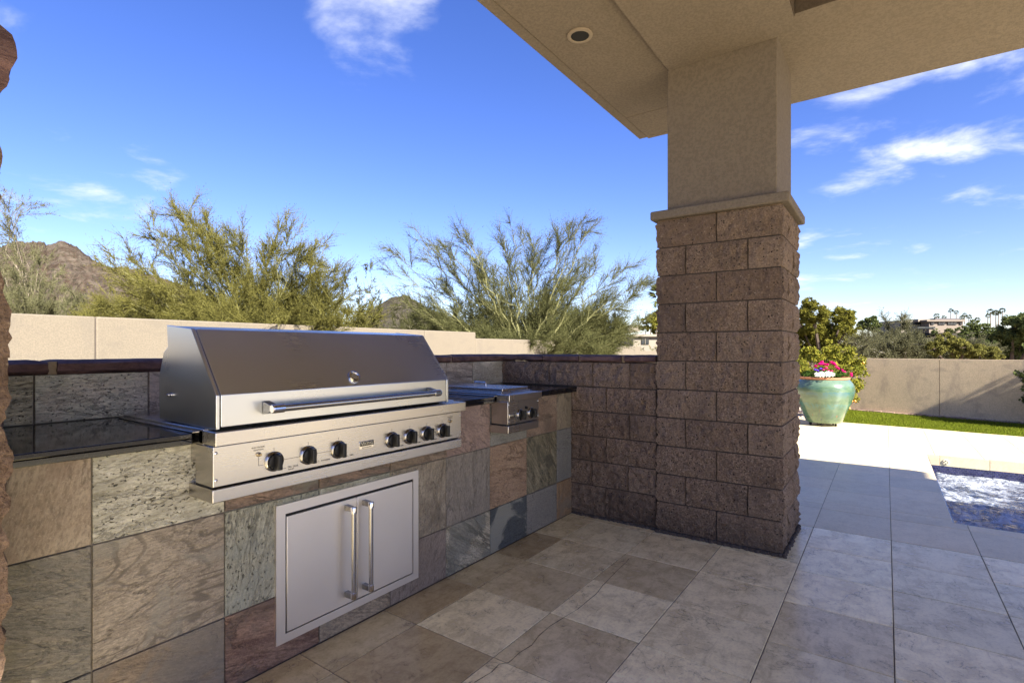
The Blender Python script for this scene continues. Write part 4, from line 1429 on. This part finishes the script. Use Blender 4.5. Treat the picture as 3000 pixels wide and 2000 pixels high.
# ------------------------------------------------------------------ planter
PC = Vector((10.526, .88, 0))
pt = thing('planter_pot', 'large green glazed urn on small casters with terracotta rim', 'planter', tuple(PC))
mb = MB()
prof = [(.02, .06), (.262, .06), (.272, .068), (.33, .22), (.39, .36), (.435, .48), (.458, .575), (.462, .63), (.452, .69), (.425, .74), (.392, .778), (.376, .80), (.352, .80), (.352, .74), (.02, .74)]
mb.lathe(prof, PC, n=56, cap=False)
mb.build('urn', M['glaze'], pt, smooth=True, loc=PC + Vector((0, 0, .43)))
mb = MB()
mb.lathe([(.352, .797), (.378, .797), (.390, .806), (.390, .826), (.380, .834), (.356, .834), (.346, .826), (.346, .76)], PC, n=56, cap=False)
mb.build('rim', M['terracotta'], pt, smooth=True)
mb = MB()
mb.lathe([(.346, .80), (.001, .815)], PC, n=32, cap=False)
mb.build('soil', M['soil'], pt)
for k in range(5):
    w_ = 2 * math.pi * k / 5 + .55
    p = PC + Vector((math.cos(w_) * .20, math.sin(w_) * .20, 0))
    mb = MB()
    mb.lathe([(.02, -.010), (.024, -.007), (.024, .007), (.02, .010)], p + Vector((0, 0, .0245)), (math.cos(w_ + 1), math.sin(w_ + 1), 0), 14)
    mb.tube([p + Vector((.02, 0, .03)), p + Vector((.012, 0, .061))], .008, 6)
    mb.build('caster', M['black_plastic'], pt, smooth=True)


def petals(center, rad, n, size, rg, flat=1.0):
    dr = rg.normal(0, 1, (n, 3))
    dr /= np.linalg.norm(dr, axis=1)[:, None]
    c = np.array(center) + dr * rad * rg.uniform(.55, 1.0, (n, 1)) * np.array([1, 1, flat])
    t1 = np.cross(dr, rg.normal(0, 1, (n, 3)))
    t1 /= np.linalg.norm(t1, axis=1)[:, None]
    t2 = np.cross(dr, t1)
    s = size * rg.uniform(.7, 1.2, (n, 1))
    V = np.stack([c + t1 * s, c + t2 * s * .8, c - t1 * s, c - t2 * s * .8], 1).reshape(-1, 3)
    return V


fl = thing('geranium', 'pink and magenta geraniums with green leaves filling the green urn', 'flowers', tuple(PC + Vector((0, 0, .81))))
rf_ = np.random.default_rng(11)
pu = lambda x, y: (2330 + x / 6.03, 1000 + y / 6.03)
leafV = []
for k in range(46):
    a_, r0_ = rf_.uniform(0, 6.28), .33 * math.sqrt(rf_.uniform(0, 1))
    c0 = PC + Vector((math.cos(a_) * r0_, math.sin(a_) * r0_, .84 + rf_.uniform(0, .13) * (1 - r0_ / .6)))
    leafV.append(petals(c0, .055, 34, .016, rf_, .7))
V = np.concatenate(leafV)
np_mesh('leaves', V, np.arange(len(V)).reshape(-1, 4), M['potleaf'], fl, tuple(PC + Vector((0, 0, .85))), nper=4)
for (x, y, r_, mt) in ((362, 432, .036, 'geranium'), (430, 395, .036, 'geranium'), (470, 360, .034, 'geranium'), (462, 395, .034, 'geranium'), (520, 408, .036, 'geranium'), (560, 408, .036, 'geranium'),
                       (640, 365, .036, 'geranium'), (672, 385, .034, 'geranium'), (700, 408, .026, 'geranium'), (545, 470, .034, 'pinkf'), (495, 500, .022, 'pinkf'), (590, 520, .030, 'pinkf'),
                       (632, 525, .032, 'geranium'), (725, 452, .030, 'pinkf'), (757, 478, .030, 'geranium'), (825, 508, .028, 'geranium'), (862, 538, .032, 'pinkf'), (985, 566, .026, 'pinkf'), (992, 600, .026, 'geranium')):
    u, v = pu(x, y)
    c0 = at(u, v, 9.02 + rf_.uniform(-.12, .16))
    V = petals(c0, r_, 60, .011, rf_, .75)
    o = np_mesh('flower_head', V, np.arange(len(V)).reshape(-1, 4), M[mt], fl, tuple(c0), nper=4)
stem = MB()
for k in range(30):
    a_ = rf_.uniform(0, 6.28)
    r0_ = rf_.uniform(.05, .3)
    p0 = PC + Vector((math.cos(a_) * r0_ * .7, math.sin(a_) * r0_ * .7, .80))
    stem.tube([p0, PC + Vector((math.cos(a_) * r0_, math.sin(a_) * r0_, .93 + rf_.uniform(0, .04)))], .0035, 4)
stem.build('stems', M['potleaf'], fl)
al = thing('alyssum', 'mound of tiny white alyssum flowers at the front rim of the urn', 'flowers', tuple(PC + Vector((-.2, -.15, .83))))
aV = []
for k in range(130):
    x, y = rf_.uniform(340, 705), rf_.uniform(535, 618)
    if ((x - 520) / 190) ** 2 + ((y - 585) / 55) ** 2 > 1:
        continue
    u, v = pu(x, y)
    aV.append(petals(at(u, v, 8.80 + (y - 535) / 83 * -.14 + rf_.uniform(-.02, .02)), .014, 16, .007, rf_))
V = np.concatenate(aV)
np_mesh('blossoms', V, np.arange(len(V)).reshape(-1, 4), M['whitef'], al, tuple(PC + Vector((-.2, -.15, .85))), nper=4)
pv = thing('petunia', 'small purple petunia blooming at the left rim of the urn', 'flowers', tuple(at(*pu(360, 500), 8.86)))
for (x, y) in ((345, 495), (375, 502), (400, 515), (455, 478), (435, 480)):
    c0 = at(*pu(x, y), 8.86)
    V = petals(c0, .018, 26, .011, rf_, .8)
    np_mesh('flower_head', V, np.arange(len(V)).reshape(-1, 4), M['purplef'], pv, tuple(c0), nper=4)


# ------------------------------------------------------------------ trees
def norm(a):
    return a / np.maximum(1e-9, np.linalg.norm(a, axis=-1, keepdims=True))


def twig_tree(name, label, base, targets, r0, wood, leaf, seed, subs=16, twigs=24, leaflets=6, sublen=.33, twlen=(.12, .35), tww=.006, lsz=(.010, .022),
              up=.25, curve=.45, group=None, tubes=5, start=.22, wood2=True, spread=.55, trunk_name='trunk'):
    """Many-stemmed desert tree: limbs to the given tips, side branches along them, fine twigs and leaflets along those."""
    rg = np.random.default_rng(seed)
    base = np.array(base, float)
    t = thing(name, label, 'tree', tuple(base), group)
    wm = MB()
    SB = []      # side-branch polylines
    for T in targets:
        T = np.array(T, float)
        d = T - base
        L = np.linalg.norm(d)
        c = base + d * curve + np.array([0, 0, 1]) * L * up * rg.uniform(.4, 1.1) - np.array([d[0], d[1], 0]) * .12 + rg.normal(0, .05, 3) * L
        n = 13
        tt = np.linspace(0, 1, n)[:, None]
        pl = (1 - tt) ** 2 * base + 2 * tt * (1 - tt) * c + tt ** 2 * T
        pl[1:-1] += rg.normal(0, .012, (n - 2, 3)) * L
        rad = r0 * rg.uniform(.5, 1.0) * (1 - np.linspace(0, 1, n) ** .8 * .93)
        wm.tube(pl.tolist(), rad.tolist(), tubes, cap=False)
        SB.append((pl[4:], L))
        for k in range(subs):
            s = rg.uniform(start, 1.0)
            i = min(n - 2, int(s * (n - 1)))
            f = s * (n - 1) - i
            p = pl[i] * (1 - f) + pl[i + 1] * f
            tg = norm(pl[i + 1] - pl[i])
            dr = norm(tg + rg.normal(0, spread, 3) + np.array([0, 0, .10]))
            sl_ = L * sublen * (1.15 - .7 * s) * rg.uniform(.5, 1.2)
            m = 6
            q = [p]
            dd = dr.copy()
            for _ in range(m - 1):
                dd = norm(dd + rg.normal(0, .16, 3) + tg * .08)
                q.append(q[-1] + dd * sl_ / (m - 1))
            q = np.array(q)
            if wood2:
                wm.tube(q.tolist(), np.linspace(rad[i] * .45 + .002, .0018, m).tolist(), 3, cap=False)
            SB.append((q, sl_))
    wm.build(trunk_name, wood, t, loc=tuple(base))
    # twigs
    O, Dv, Lt = [], [], []
    for q, sl_ in SB:
        n = max(6, int(twigs * rg.uniform(.6, 1.3)))
        s = rg.uniform(.12, 1, n) * (len(q) - 1)
        i = np.minimum(s.astype(int), len(q) - 2)
        f = (s - i)[:, None]
        p = q[i] * (1 - f) + q[i + 1] * f
        tg = norm(q[i + 1] - q[i])
        O.append(p)
        Dv.append(norm(tg + rg.normal(0, .42, (n, 3))))
        Lt.append(rg.uniform(*twlen, n))
    O, Dv, Lt = np.concatenate(O), np.concatenate(Dv), np.concatenate(Lt)
    N = len(O)
    side = norm(np.cross(Dv, rg.normal(0, 1, (N, 3))))
    tip = O + Dv * Lt[:, None] + rg.normal(0, .02, (N, 3))
    w = (tww * rg.uniform(.6, 1.2, (N, 1)))
    V1 = np.stack([O - side * w, O + side * w, tip], 1).reshape(-1, 3)
    if leaflets:
        rep = leaflets
        f = rg.uniform(.05, 1.05, (N, rep, 1))
        c = O[:, None] + (tip - O)[:, None] * f
        ld = norm(Dv[:, None] * .9 + rg.normal(0, .6, (N, rep, 3)))
        ls = rg.uniform(*lsz, (N, rep, 1))
        sd = norm(np.cross(ld, rg.normal(0, 1, (N, rep, 3))))
        V2 = np.stack([c - sd * ls * .32, c + sd * ls * .32, c + ld * ls * 2.0], 2).reshape(-1, 3)
        V = np.concatenate([V1, V2])
    else:
        V = V1
    np_mesh('crown', V, np.arange(len(V)).reshape(-1, 3), leaf, t, tuple(base))
    return t


def clump_tree(name, label, base, blobs, nleaf, size, leaf, seed, wood=None, group=None, cat='tree', sub=26, asp=.5, trunk_r=.12, flat=.8):
    """Leafy tree or bush: clumps of leaf-sized faces spread over several uneven masses, on a branching trunk."""
    rg = np.random.default_rng(seed)
    base = np.array(base, float)
    t = thing(name, label, cat, tuple(base), group)
    wm = MB()
    vol = np.array([r ** 2 for _, r in blobs])
    vol = vol / vol.sum()
    Vs = []
    for (c, r), share in zip(blobs, vol):
        c = np.array(c, float)
        mid_ = base * .4 + c * .6 + rg.normal(0, .08, 3) * r
        wm.tube([base.tolist(), mid_.tolist(), c.tolist()], [trunk_r, trunk_r * .5, trunk_r * .15], 6, cap=False)
        k = sub
        dr = norm(rg.normal(0, 1, (k, 3)))
        cc = c + dr * r * rg.uniform(.35, 1.0, (k, 1)) ** .6 * np.array([1, 1, flat])
        cr_ = r * rg.uniform(.16, .36, (k, 1))
        for j in range(0, k, 4):
            wm.tube([c.tolist(), ((c + cc[j]) / 2 + rg.normal(0, .05, 3) * r).tolist(), cc[j].tolist()], [trunk_r * .15, trunk_r * .1, trunk_r * .04], 4, cap=False)
        n = int(nleaf * share)
        which = rg.integers(0, k, n)
        d2 = norm(rg.normal(0, 1, (n, 3)))
        P = cc[which] + d2 * cr_[which] * rg.uniform(.3, 1.1, (n, 1)) * np.array([1, 1, .8])
        ld = norm(d2 * .5 + rg.normal(0, .8, (n, 3)) + np.array([0, 0, -.15]))
        sd = norm(np.cross(ld, rg.normal(0, 1, (n, 3))))
        s = size * rg.uniform(.6, 1.3, (n, 1))
        Vs.append(np.stack([P - ld * s * .5, P + sd * s * asp * .5, P + ld * s * .5, P - sd * s * asp * .5], 1).reshape(-1, 3))
    V = np.concatenate(Vs)
    wm.build('trunk', wood or M['bark'], t, loc=tuple(base))
    np_mesh('crown', V, np.arange(len(V)).reshape(-1, 4), leaf, t, tuple(base), nper=4)
    return t


def tg(lst, d, jit, seed):
    r_ = random.Random(seed)
    return [at(u, v, d + r_.uniform(-jit, jit)) for u, v in lst]


# big palo verde, left
b0 = at(760, V0, 12.0)
b0.z = -.3
T1 = [(505, 605), (520, 640), (545, 622), (588, 645), (618, 655), (430, 652), (470, 700), (520, 690), (560, 690), (340, 775), (380, 745), (330, 800), (690, 675), (725, 690), (705, 700), (650, 720),
      (610, 740), (560, 760), (835, 645), (850, 700), (880, 720), (925, 712), (900, 760), (945, 742), (800, 740), (780, 770), (985, 775), (1010, 800), (1045, 850), (960, 830), (1020, 890),
      (420, 790), (300, 850), (360, 840), (460, 840), (520, 850), (600, 830), (680, 820), (740, 840), (860, 850), (920, 880), (270, 890), (400, 895), (560, 900), (660, 895), (820, 900)]
tt_ = tg(T1, 12.0, 1.3, 1)
T1b = [(520, 930), (570, 925), (620, 935), (680, 930), (730, 940), (780, 945), (830, 955), (880, 950), (940, 955), (1000, 950), (700, 905), (860, 915), (960, 920), (780, 915), (610, 905)]
tt_ += tg(T1b, 9.9, .35, 2)
twig_tree('palo_verde_tree', 'big yellow-green palo verde leaning over the wall behind the grill', b0, tt_, .035, M['palo_wood'], M['palo_leaf'], 21,
          subs=18, twigs=42, leaflets=9, sublen=.27, twlen=(.16, .42), tww=.0055, lsz=(.010, .022), up=.10, group='palo verde trees over the wall')
# palo verde, right, with a fan of limbs
b1 = at(1540, V0, 18.0)
b1.z = .2
T2 = [(1130, 778), (1140, 735), (1212, 692), (1232, 700), (1300, 715), (1340, 690), (1365, 680), (1372, 720), (1478, 690), (1500, 686), (1528, 692), (1555, 705), (1600, 718), (1640, 702), (1668, 690),
      (1700, 672), (1716, 684), (1738, 748), (1752, 762), (1690, 800), (1850, 768), (1872, 830), (1885, 850), (1820, 885), (1160, 865), (1200, 890), (1250, 870), (1310, 850), (1400, 790),
      (1440, 800), (1400, 880), (1500, 930), (1600, 900), (1650, 930), (1720, 940), (1780, 950), (1830, 960), (1600, 975), (1480, 985), (1700, 985), (1560, 960), (1260, 940), (1340, 950), (1420, 960), (1640, 850), (1760, 900)]
tt_ = tg(T2, 18.0, 1.6, 3)
tt_ += tg([(1420, 985), (1470, 1000), (1510, 1005), (1560, 995), (1640, 1005), (1720, 1000), (1800, 1000)], 16.6, .5, 4)
twig_tree('palo_verde_tree', 'grey-green palo verde with bare fanning limbs left of the block column', b1, tt_, .062, M['palo_wood'], M['palo2_leaf'], 22,
          subs=20, twigs=34, leaflets=7, sublen=.25, twlen=(.22, .60), tww=.0065, lsz=(.012, .026), up=.02, curve=.5, start=.30, spread=.42, group='palo verde trees over the wall')
r5 = random.Random(12)
for (uc, wdt, vt, d, lab, mt, sd_) in ((430, 200, 850, 13.5, 'low yellow-green desert shrub filling in left of the big palo verde', 'palo_leaf', 51),
                                  (930, 170, 850, 13.0, 'low yellow-green desert shrub behind the right end of the grill hood', 'palo_leaf', 52),
                                  (1330, 210, 880, 19.5, 'low grey-green desert shrub under the left side of the fanning palo verde', 'palo2_leaf', 53),
                                  (1745, 90, 900, 19.5, 'small grey-green desert shrub just left of the small pale house', 'palo2_leaf', 55),
                                  (1560, 130, 900, 19.8, 'low grey-green desert shrub at the foot of the fanning palo verde', 'palo2_leaf', 56),
                                  (1690, 200, 850, 20.0, 'rounded grey-green desert shrub under the right side of the fanning palo verde', 'palo2_leaf', 54)):
    bs = at(uc, V0, d)
    bs.z = .2
    lst = []
    for k in range(36):
        x = r5.uniform(-1, 1)
        lst.append((uc + x * wdt, 985 - (985 - vt) * (1 - .6 * x * x) * r5.uniform(.25, 1.0)))
    twig_tree('desert_shrub', lab, bs, tg(lst, d, 1.2, sd_), .03, M['palo_wood'], M[mt], sd_, subs=13, twigs=30, leaflets=7, sublen=.30, twlen=(.16, .42), tww=.006, lsz=(.012, .026), up=.06, spread=.7,
              group='desert shrubs behind the garden wall')
# pale tree far left
b2 = at(110, V0, 21)
b2.z = .2
T4 = [(30, 555), (15, 600), (5, 625), (-30, 560), (-60, 640), (60, 770), (40, 800), (120, 775), (160, 805), (80, 840), (200, 845), (150, 860), (225, 880), (30, 860), (180, 900), (255, 885), (60, 900), (120, 910), (-20, 850), (-60, 780), (230, 905), (290, 905), (100, 880)]
twig_tree('desert_tree', 'pale wispy desert tree in front of the mountain at far left', b2, tg(T4, 21, 2, 5), .05, M['pale_wood'], M['pale_leaf'], 23,
          subs=15, twigs=40, leaflets=7, sublen=.30, twlen=(.18, .5), tww=.007, lsz=(.018, .036), up=.05)
# sapling
b3_ = at(1088, V0, 13.5)
b3_.z = .2
twig_tree('sapling', 'thin leafy sapling standing between the two palo verdes', b3_, tg([(1083, 768), (1072, 800), (1046, 812), (1098, 825), (1060, 850), (1112, 862), (1080, 900), (1050, 880), (1100, 900)], 13.5, .3, 6), .018, M['bark'], M['sap_leaf'], 24,
          subs=7, twigs=9, leaflets=6, sublen=.09, twlen=(.05, .14), tww=.004, lsz=(.018, .034), up=.0, curve=.6, start=.55)
# mesquite behind the right wall
b4 = at(2660, V0, 22)
b4.z = .2
r4 = random.Random(8)
T9 = []
for k in range(64):
    u = r4.uniform(2500, 2900)
    top = float(np.interp(u, [2480, 2550, 2600, 2650, 2700, 2750, 2800, 2850, 2920], [1005, 985, 975, 976, 984, 992, 1004, 1018, 1034]))
    T9.append((u, top + (1045 - top) * r4.uniform(0, 1) ** 1.3))
T9 += [(2590, 930), (2645, 932)]
twig_tree('mesquite_tree', 'spreading grey-green mesquite with bleached branches above the weathered wall', b4, tg(T9, 22, 3, 7), .055, M['mesq_wood'], M['mesq_leaf'], 25,
          subs=15, twigs=32, leaflets=6, sublen=.26, twlen=(.15, .42), tww=.008, lsz=(.018, .036), up=.10, curve=.5, start=.35, spread=.7)


def blobs(lst, d, dj, seed):
    r_ = random.Random(seed)
    out = []
    for u, v, r in lst:
        dd = d + r_.uniform(-dj, dj)
        out.append((at(u, v, dd), r / F_PX * dd))
    return out


def foot(u, d, z=0.0):
    p = at(u, V0, d)
    p.z = z
    return p


clump_tree('willow_tree', 'tall rounded yellow-green tree right of the block column', foot(2410, 32), blobs([(2385, 918, 42), (2440, 945, 50), (2395, 985, 62), (2472, 925, 30), (2345, 950, 50), (2478, 1000, 42), (2430, 1040, 60), (2340, 1030, 60), (2372, 890, 22), (2485, 960, 26)], 32, 1.5, 1),
           60000, .16, M['willow_leaf'], 31, sub=34, asp=.35)
clump_tree('small_tree', 'small dark round tree on the skyline between willow and mesquite', foot(2545, 60), blobs([(2545, 945, 24), (2524, 956, 13), (2562, 958, 18)], 60, 1, 2), 5000, .28, M['dark_leaf'], 32)
clump_tree('dark_tree', 'dense dark green tree at the right edge above the weathered wall', foot(2960, 26), blobs([(2968, 962, 40), (2912, 994, 34), (2995, 995, 52), (2938, 1024, 48), (2985, 1040, 40), (3055, 968, 72), (2885, 1012, 24), (3000, 940, 32)], 26, 2, 3),
           42000, .14, M['dark_leaf'], 33, sub=30, asp=.35)
clump_tree('lime_shrub', 'yellow-green shrub rising behind the weathered wall under the far building', foot(2820, 19), blobs([(2775, 1005, 34), (2830, 1020, 40), (2880, 1034, 34), (2735, 1020, 26), (2910, 1044, 22)], 19, .8, 4), 22000, .08, M['lime_leaf'], 34, sub=30, cat='shrub')
clump_tree('leafy_tree', 'green leafy tree behind the small house left of the column', foot(1915, 44), blobs([(1905, 945, 24), (1928, 930, 26), (1888, 958, 16), (1940, 962, 30), (1960, 940, 30)], 44, 1.5, 5), 9000, .22, M['willow_leaf'], 35)
cb = clump_tree('citrus_bush', 'leafy citrus bush with small oranges behind the green urn', foot(2440, 10.4), blobs([(2385, 1060, 60), (2440, 1040, 56), (2490, 1075, 44), (2360, 1110, 62), (2450, 1110, 62), (2515, 1070, 22), (2495, 1130, 30), (2488, 1165, 26), (2340, 1075, 36)], 10.4, .35, 6),
                15000, .062, M['citrus_leaf'], 36, sub=30, asp=.45, cat='bush', trunk_r=.03)
for (x, y) in ((1120, 780), (1000, 1050), (1055, 1053), (990, 765), (955, 1180), (1205, 375), (975, 1070)):
    u, v = pu(x, y)
    p = at(u, v, 10.1)
    mb = MB()
    mb.lathe([(.002, -.024), (.014, -.020), (.024, 0), (.016, .018), (.002, .024)], p, n=12)
    mb.build('fruit', M['orange'], cb, smooth=True)
clump_tree('wall_shrub', 'dark leafy sprigs reaching in front of the weathered wall at right edge', foot(3060, 8.95), blobs([(2982, 1093, 12), (3008, 1098, 20), (3002, 1138, 8), (3040, 1120, 40), (3060, 1170, 50)], 8.95, .06, 8), 1600, .06, M['dark_leaf'], 38, cat='shrub', trunk_r=.015, sub=18)
clump_tree('shade_tree', 'broad tree standing out of frame that shades the weathered wall', (11.3, -6.6, 0), [((11.9, -6.0, 2.45), 1.6), ((11.9, -4.4, 1.6), 1.05), ((12.2, -7.8, 3.0), 1.6), ((11.6, -5.6, 1.2), 1.0)], 16000, .16, M['dark_leaf'], 39)
# greenery below the far building
clump_tree('oleander_hedge', 'clipped green planting below the far flat-roofed building', foot(2860, 330), blobs([(2850, 955, 22), (2880, 965, 26), (2815, 968, 16), (2900, 985, 26), (2780, 970, 12), (2840, 985, 30), (2740, 972, 10)], 330, 8, 9), 9000, 1.1, M['dark_leaf'], 40, cat='hedge', sub=20)

# far low scrub seen between and behind the trees
rs = np.random.default_rng(17)
SV_ = []
for k in range(420):
    dd = rs.uniform(26, 110)
    u = rs.uniform(-200, 3200)
    if 1860 < u < 1960 and dd < 60:
        continue
    p = np.array(at(u, V0, dd))
    hh_ = rs.uniform(.9, 2.6)
    n = 240
    d3 = norm(rs.normal(0, 1, (n, 3)))
    P = p + np.array([0, 0, -p[2] + hh_ * .45]) + d3 * np.array([hh_ * .8, hh_ * .8, hh_ * .5]) * rs.uniform(.3, 1, (n, 1))
    ld = norm(rs.normal(0, 1, (n, 3)))
    sd = norm(np.cross(ld, rs.normal(0, 1, (n, 3))))
    s = .10 + dd * .0022
    SV_.append(np.stack([P - ld * s, P + sd * s * .4, P + ld * s], 1).reshape(-1, 3))
V = np.concatenate(SV_)
np_mesh('desert_scrub', V, np.arange(len(V)).reshape(-1, 3), M['scrub'], kind='stuff')


# palms on the hill
def palm(u, vt, vb, d, label, lean=0.0, fr=24, size=2.3):
    p0, p1 = at(u, vb, d), at(u + lean, vt, d)
    t = thing('fan_palm', label, 'palm', tuple(p0), 'fan palms on the far hill')
    tp = p1 - Vector((0, 0, size * .55))
    MB().tube([p0, (p0 + tp) / 2 + Vector((.1, .1, 0)), tp], [.40, .32, .28] if d > 100 else [.2, .16, .14], 7).build('trunk', M['palm_wood'], t)
    rp = np.random.default_rng(int(u))
    Vp = []
    for k in range(fr):
        a_ = rp.uniform(0, 6.28)
        el = rp.uniform(-.9, 1.3)
        dr = np.array([math.cos(a_) * math.cos(el), math.sin(a_) * math.cos(el), math.sin(el)])
        st = np.array(tp)
        c = st + dr * size * .55
        for j in range(9):
            w_ = norm(dr + rp.normal(0, .32, 3) + np.array([0, 0, -.18]))
            sd = norm(np.cross(w_, rp.normal(0, 1, 3))) * size * .062
            Vp.append(np.stack([c - sd, c + sd, c + w_ * size * .52]))
    V = np.concatenate(Vp)
    np_mesh('crown', V, np.arange(len(V)).reshape(-1, 3), M['palm_leaf'], t, tuple(p0))


px = lambda x, y: (2620 + x / 6.19, 880 + y / 6.19)
for (x, yt, yb, d, lab, sz) in ((1026, 160, 400, 510, 'tallest slim fan palm above the far building roof', 2.5), (1126, 195, 400, 510, 'second slim palm just right of the tallest one', 2.2),
                                (770, 255, 420, 495, 'bushy palm above the left part of the far building', 2.9), (902, 285, 420, 495, 'short palm at the middle of the far roofline', 2.2),
                                (1275, 240, 430, 504, 'palm beside the right end of the far building', 2.2), (1355, 270, 440, 504, 'palm just right of the far building corner', 2.7),
                                (1232, 285, 430, 480, 'low bushy palm leaning on the far building corner', 2.5), (1505, 325, 480, 450, 'low palm alone right of the far building', 2.5),
                                (1745, 175, 480, 420, 'tallest palm of the cluster over the dark tree', 2.9), (1700, 260, 480, 426, 'shorter left palm of the cluster over the dark tree', 2.0),
                                (1845, 195, 480, 414, 'middle palm of the cluster over the dark tree', 2.6), (1890, 200, 480, 414, 'palm leaning right in the cluster over the dark tree', 2.0),
                                (1960, 155, 480, 405, 'rightmost palm of the cluster over the dark tree', 2.2)):
    u, v0_ = px(x, yt)
    _, v1_ = px(x, yb)
    palm(u, v0_, v1_, d, lab, 0, 40, sz)
palm(1940, 842, 1015, 60, 'palm mostly hidden behind the block column, one frond showing', 0, 26, 1.7)

# far buildings
fb = thing('far_building', 'low flat-roofed modern building with ribbon windows on the hill', 'building', tuple(at(2740, 975, 450.0)))
CB = at(2740, V0, 450.0)
yaw_b = math.atan2(CB.y, CB.x)


def fbox(u0, u1, v0_, v1_, d0, d1, name, mat, parent=None, base=fb, sub=None):
    """A box of the far building standing square to the line of sight, given its span in the photograph."""
    a, c = at(u0, v1_, d0), at(u1, v0_, d0)
    ax = Vector((math.sin(YAW), -math.cos(YAW), 0))
    fw = Vector((math.cos(YAW), math.sin(YAW), 0))
    wdt = (c - a).dot(ax)
    p0 = Vector((a.x, a.y, 0))
    q = [p0, p0 + ax * wdt, p0 + ax * wdt + fw * (d1 - d0), p0 + fw * (d1 - d0)]
    mb = MB()
    mb.prism([(p.x, p.y) for p in q], 'Z', a.z, c.z)
    return mb.build(name, mat, sub or base)


fbox(2722, 2822, 941, 975, 450.0, 480.0, 'wall', M['bldg'])
fbox(2716, 2828, 936.5, 941.5, 447.5, 482.5, 'roof_band', M['bldg'])
fbox(2740, 2812, 932.5, 936.5, 450.0, 475.0, 'roof_edge', M['bldg_roof'])
fbox(2640, 2722, 938, 975, 460.0, 490.0, 'wall', M['bldg_light'])
fbox(2690, 2728, 934.5, 942, 455.0, 487.5, 'parapet', M['bldg_light'])
for u0, u1 in ((2728, 2737), (2750, 2769), (2777, 2803), (2812, 2820)):
    w_ = fbox(u0, u1, 942.5, 951, 449.2, 449.9, 'window', M['glass_dark'])
    for k in range(1, 3):
        um = u0 + (u1 - u0) * k / 3
        fbox(um - .4, um + .4, 942.6, 950.9, 449.0, 449.2, 'mullion', M['bldg_roof'], sub=w_)
for u0, u1 in ((2664, 2690), (2692, 2720)):
    fbox(u0, u1, 945, 951, 459.2, 459.9, 'window', M['glass_dark'])
fbox(2690, 2740, 957, 962, 449.0, 449.8, 'window', M['glass_dark'])
lh = thing('pale_house', 'small pale stucco house with one window beside the block column', 'house', tuple(at(1900, 1040, 40)))
q6 = lambda x, y: (1760 + x / 6.817, 830 + y / 6.817)
fbox(q6(650, 0)[0], q6(1300, 0)[0], q6(0, 1060)[1], 1060, 40, 46, 'wall', M['bldg_light'], base=lh)
fbox(q6(640, 0)[0], q6(1310, 0)[0], q6(0, 1015)[1], q6(0, 1062)[1], 39.7, 46.2, 'parapet', M['bldg_light'], base=lh)
w_ = fbox(q6(815, 0)[0], q6(962, 0)[0], q6(0, 1075)[1], q6(0, 1215)[1], 39.93, 39.99, 'window', M['glass_dark'], base=lh)
fbox(q6(885, 0)[0], q6(893, 0)[0], q6(0, 1077)[1], q6(0, 1213)[1], 39.88, 39.93, 'mullion', M['bldg_light'], sub=w_, base=lh)
fbox(q6(560, 0)[0], q6(785, 0)[0], q6(0, 835)[1], q6(0, 960)[1], 48, 54, 'upper_wall', M['bldg_light'], base=lh)
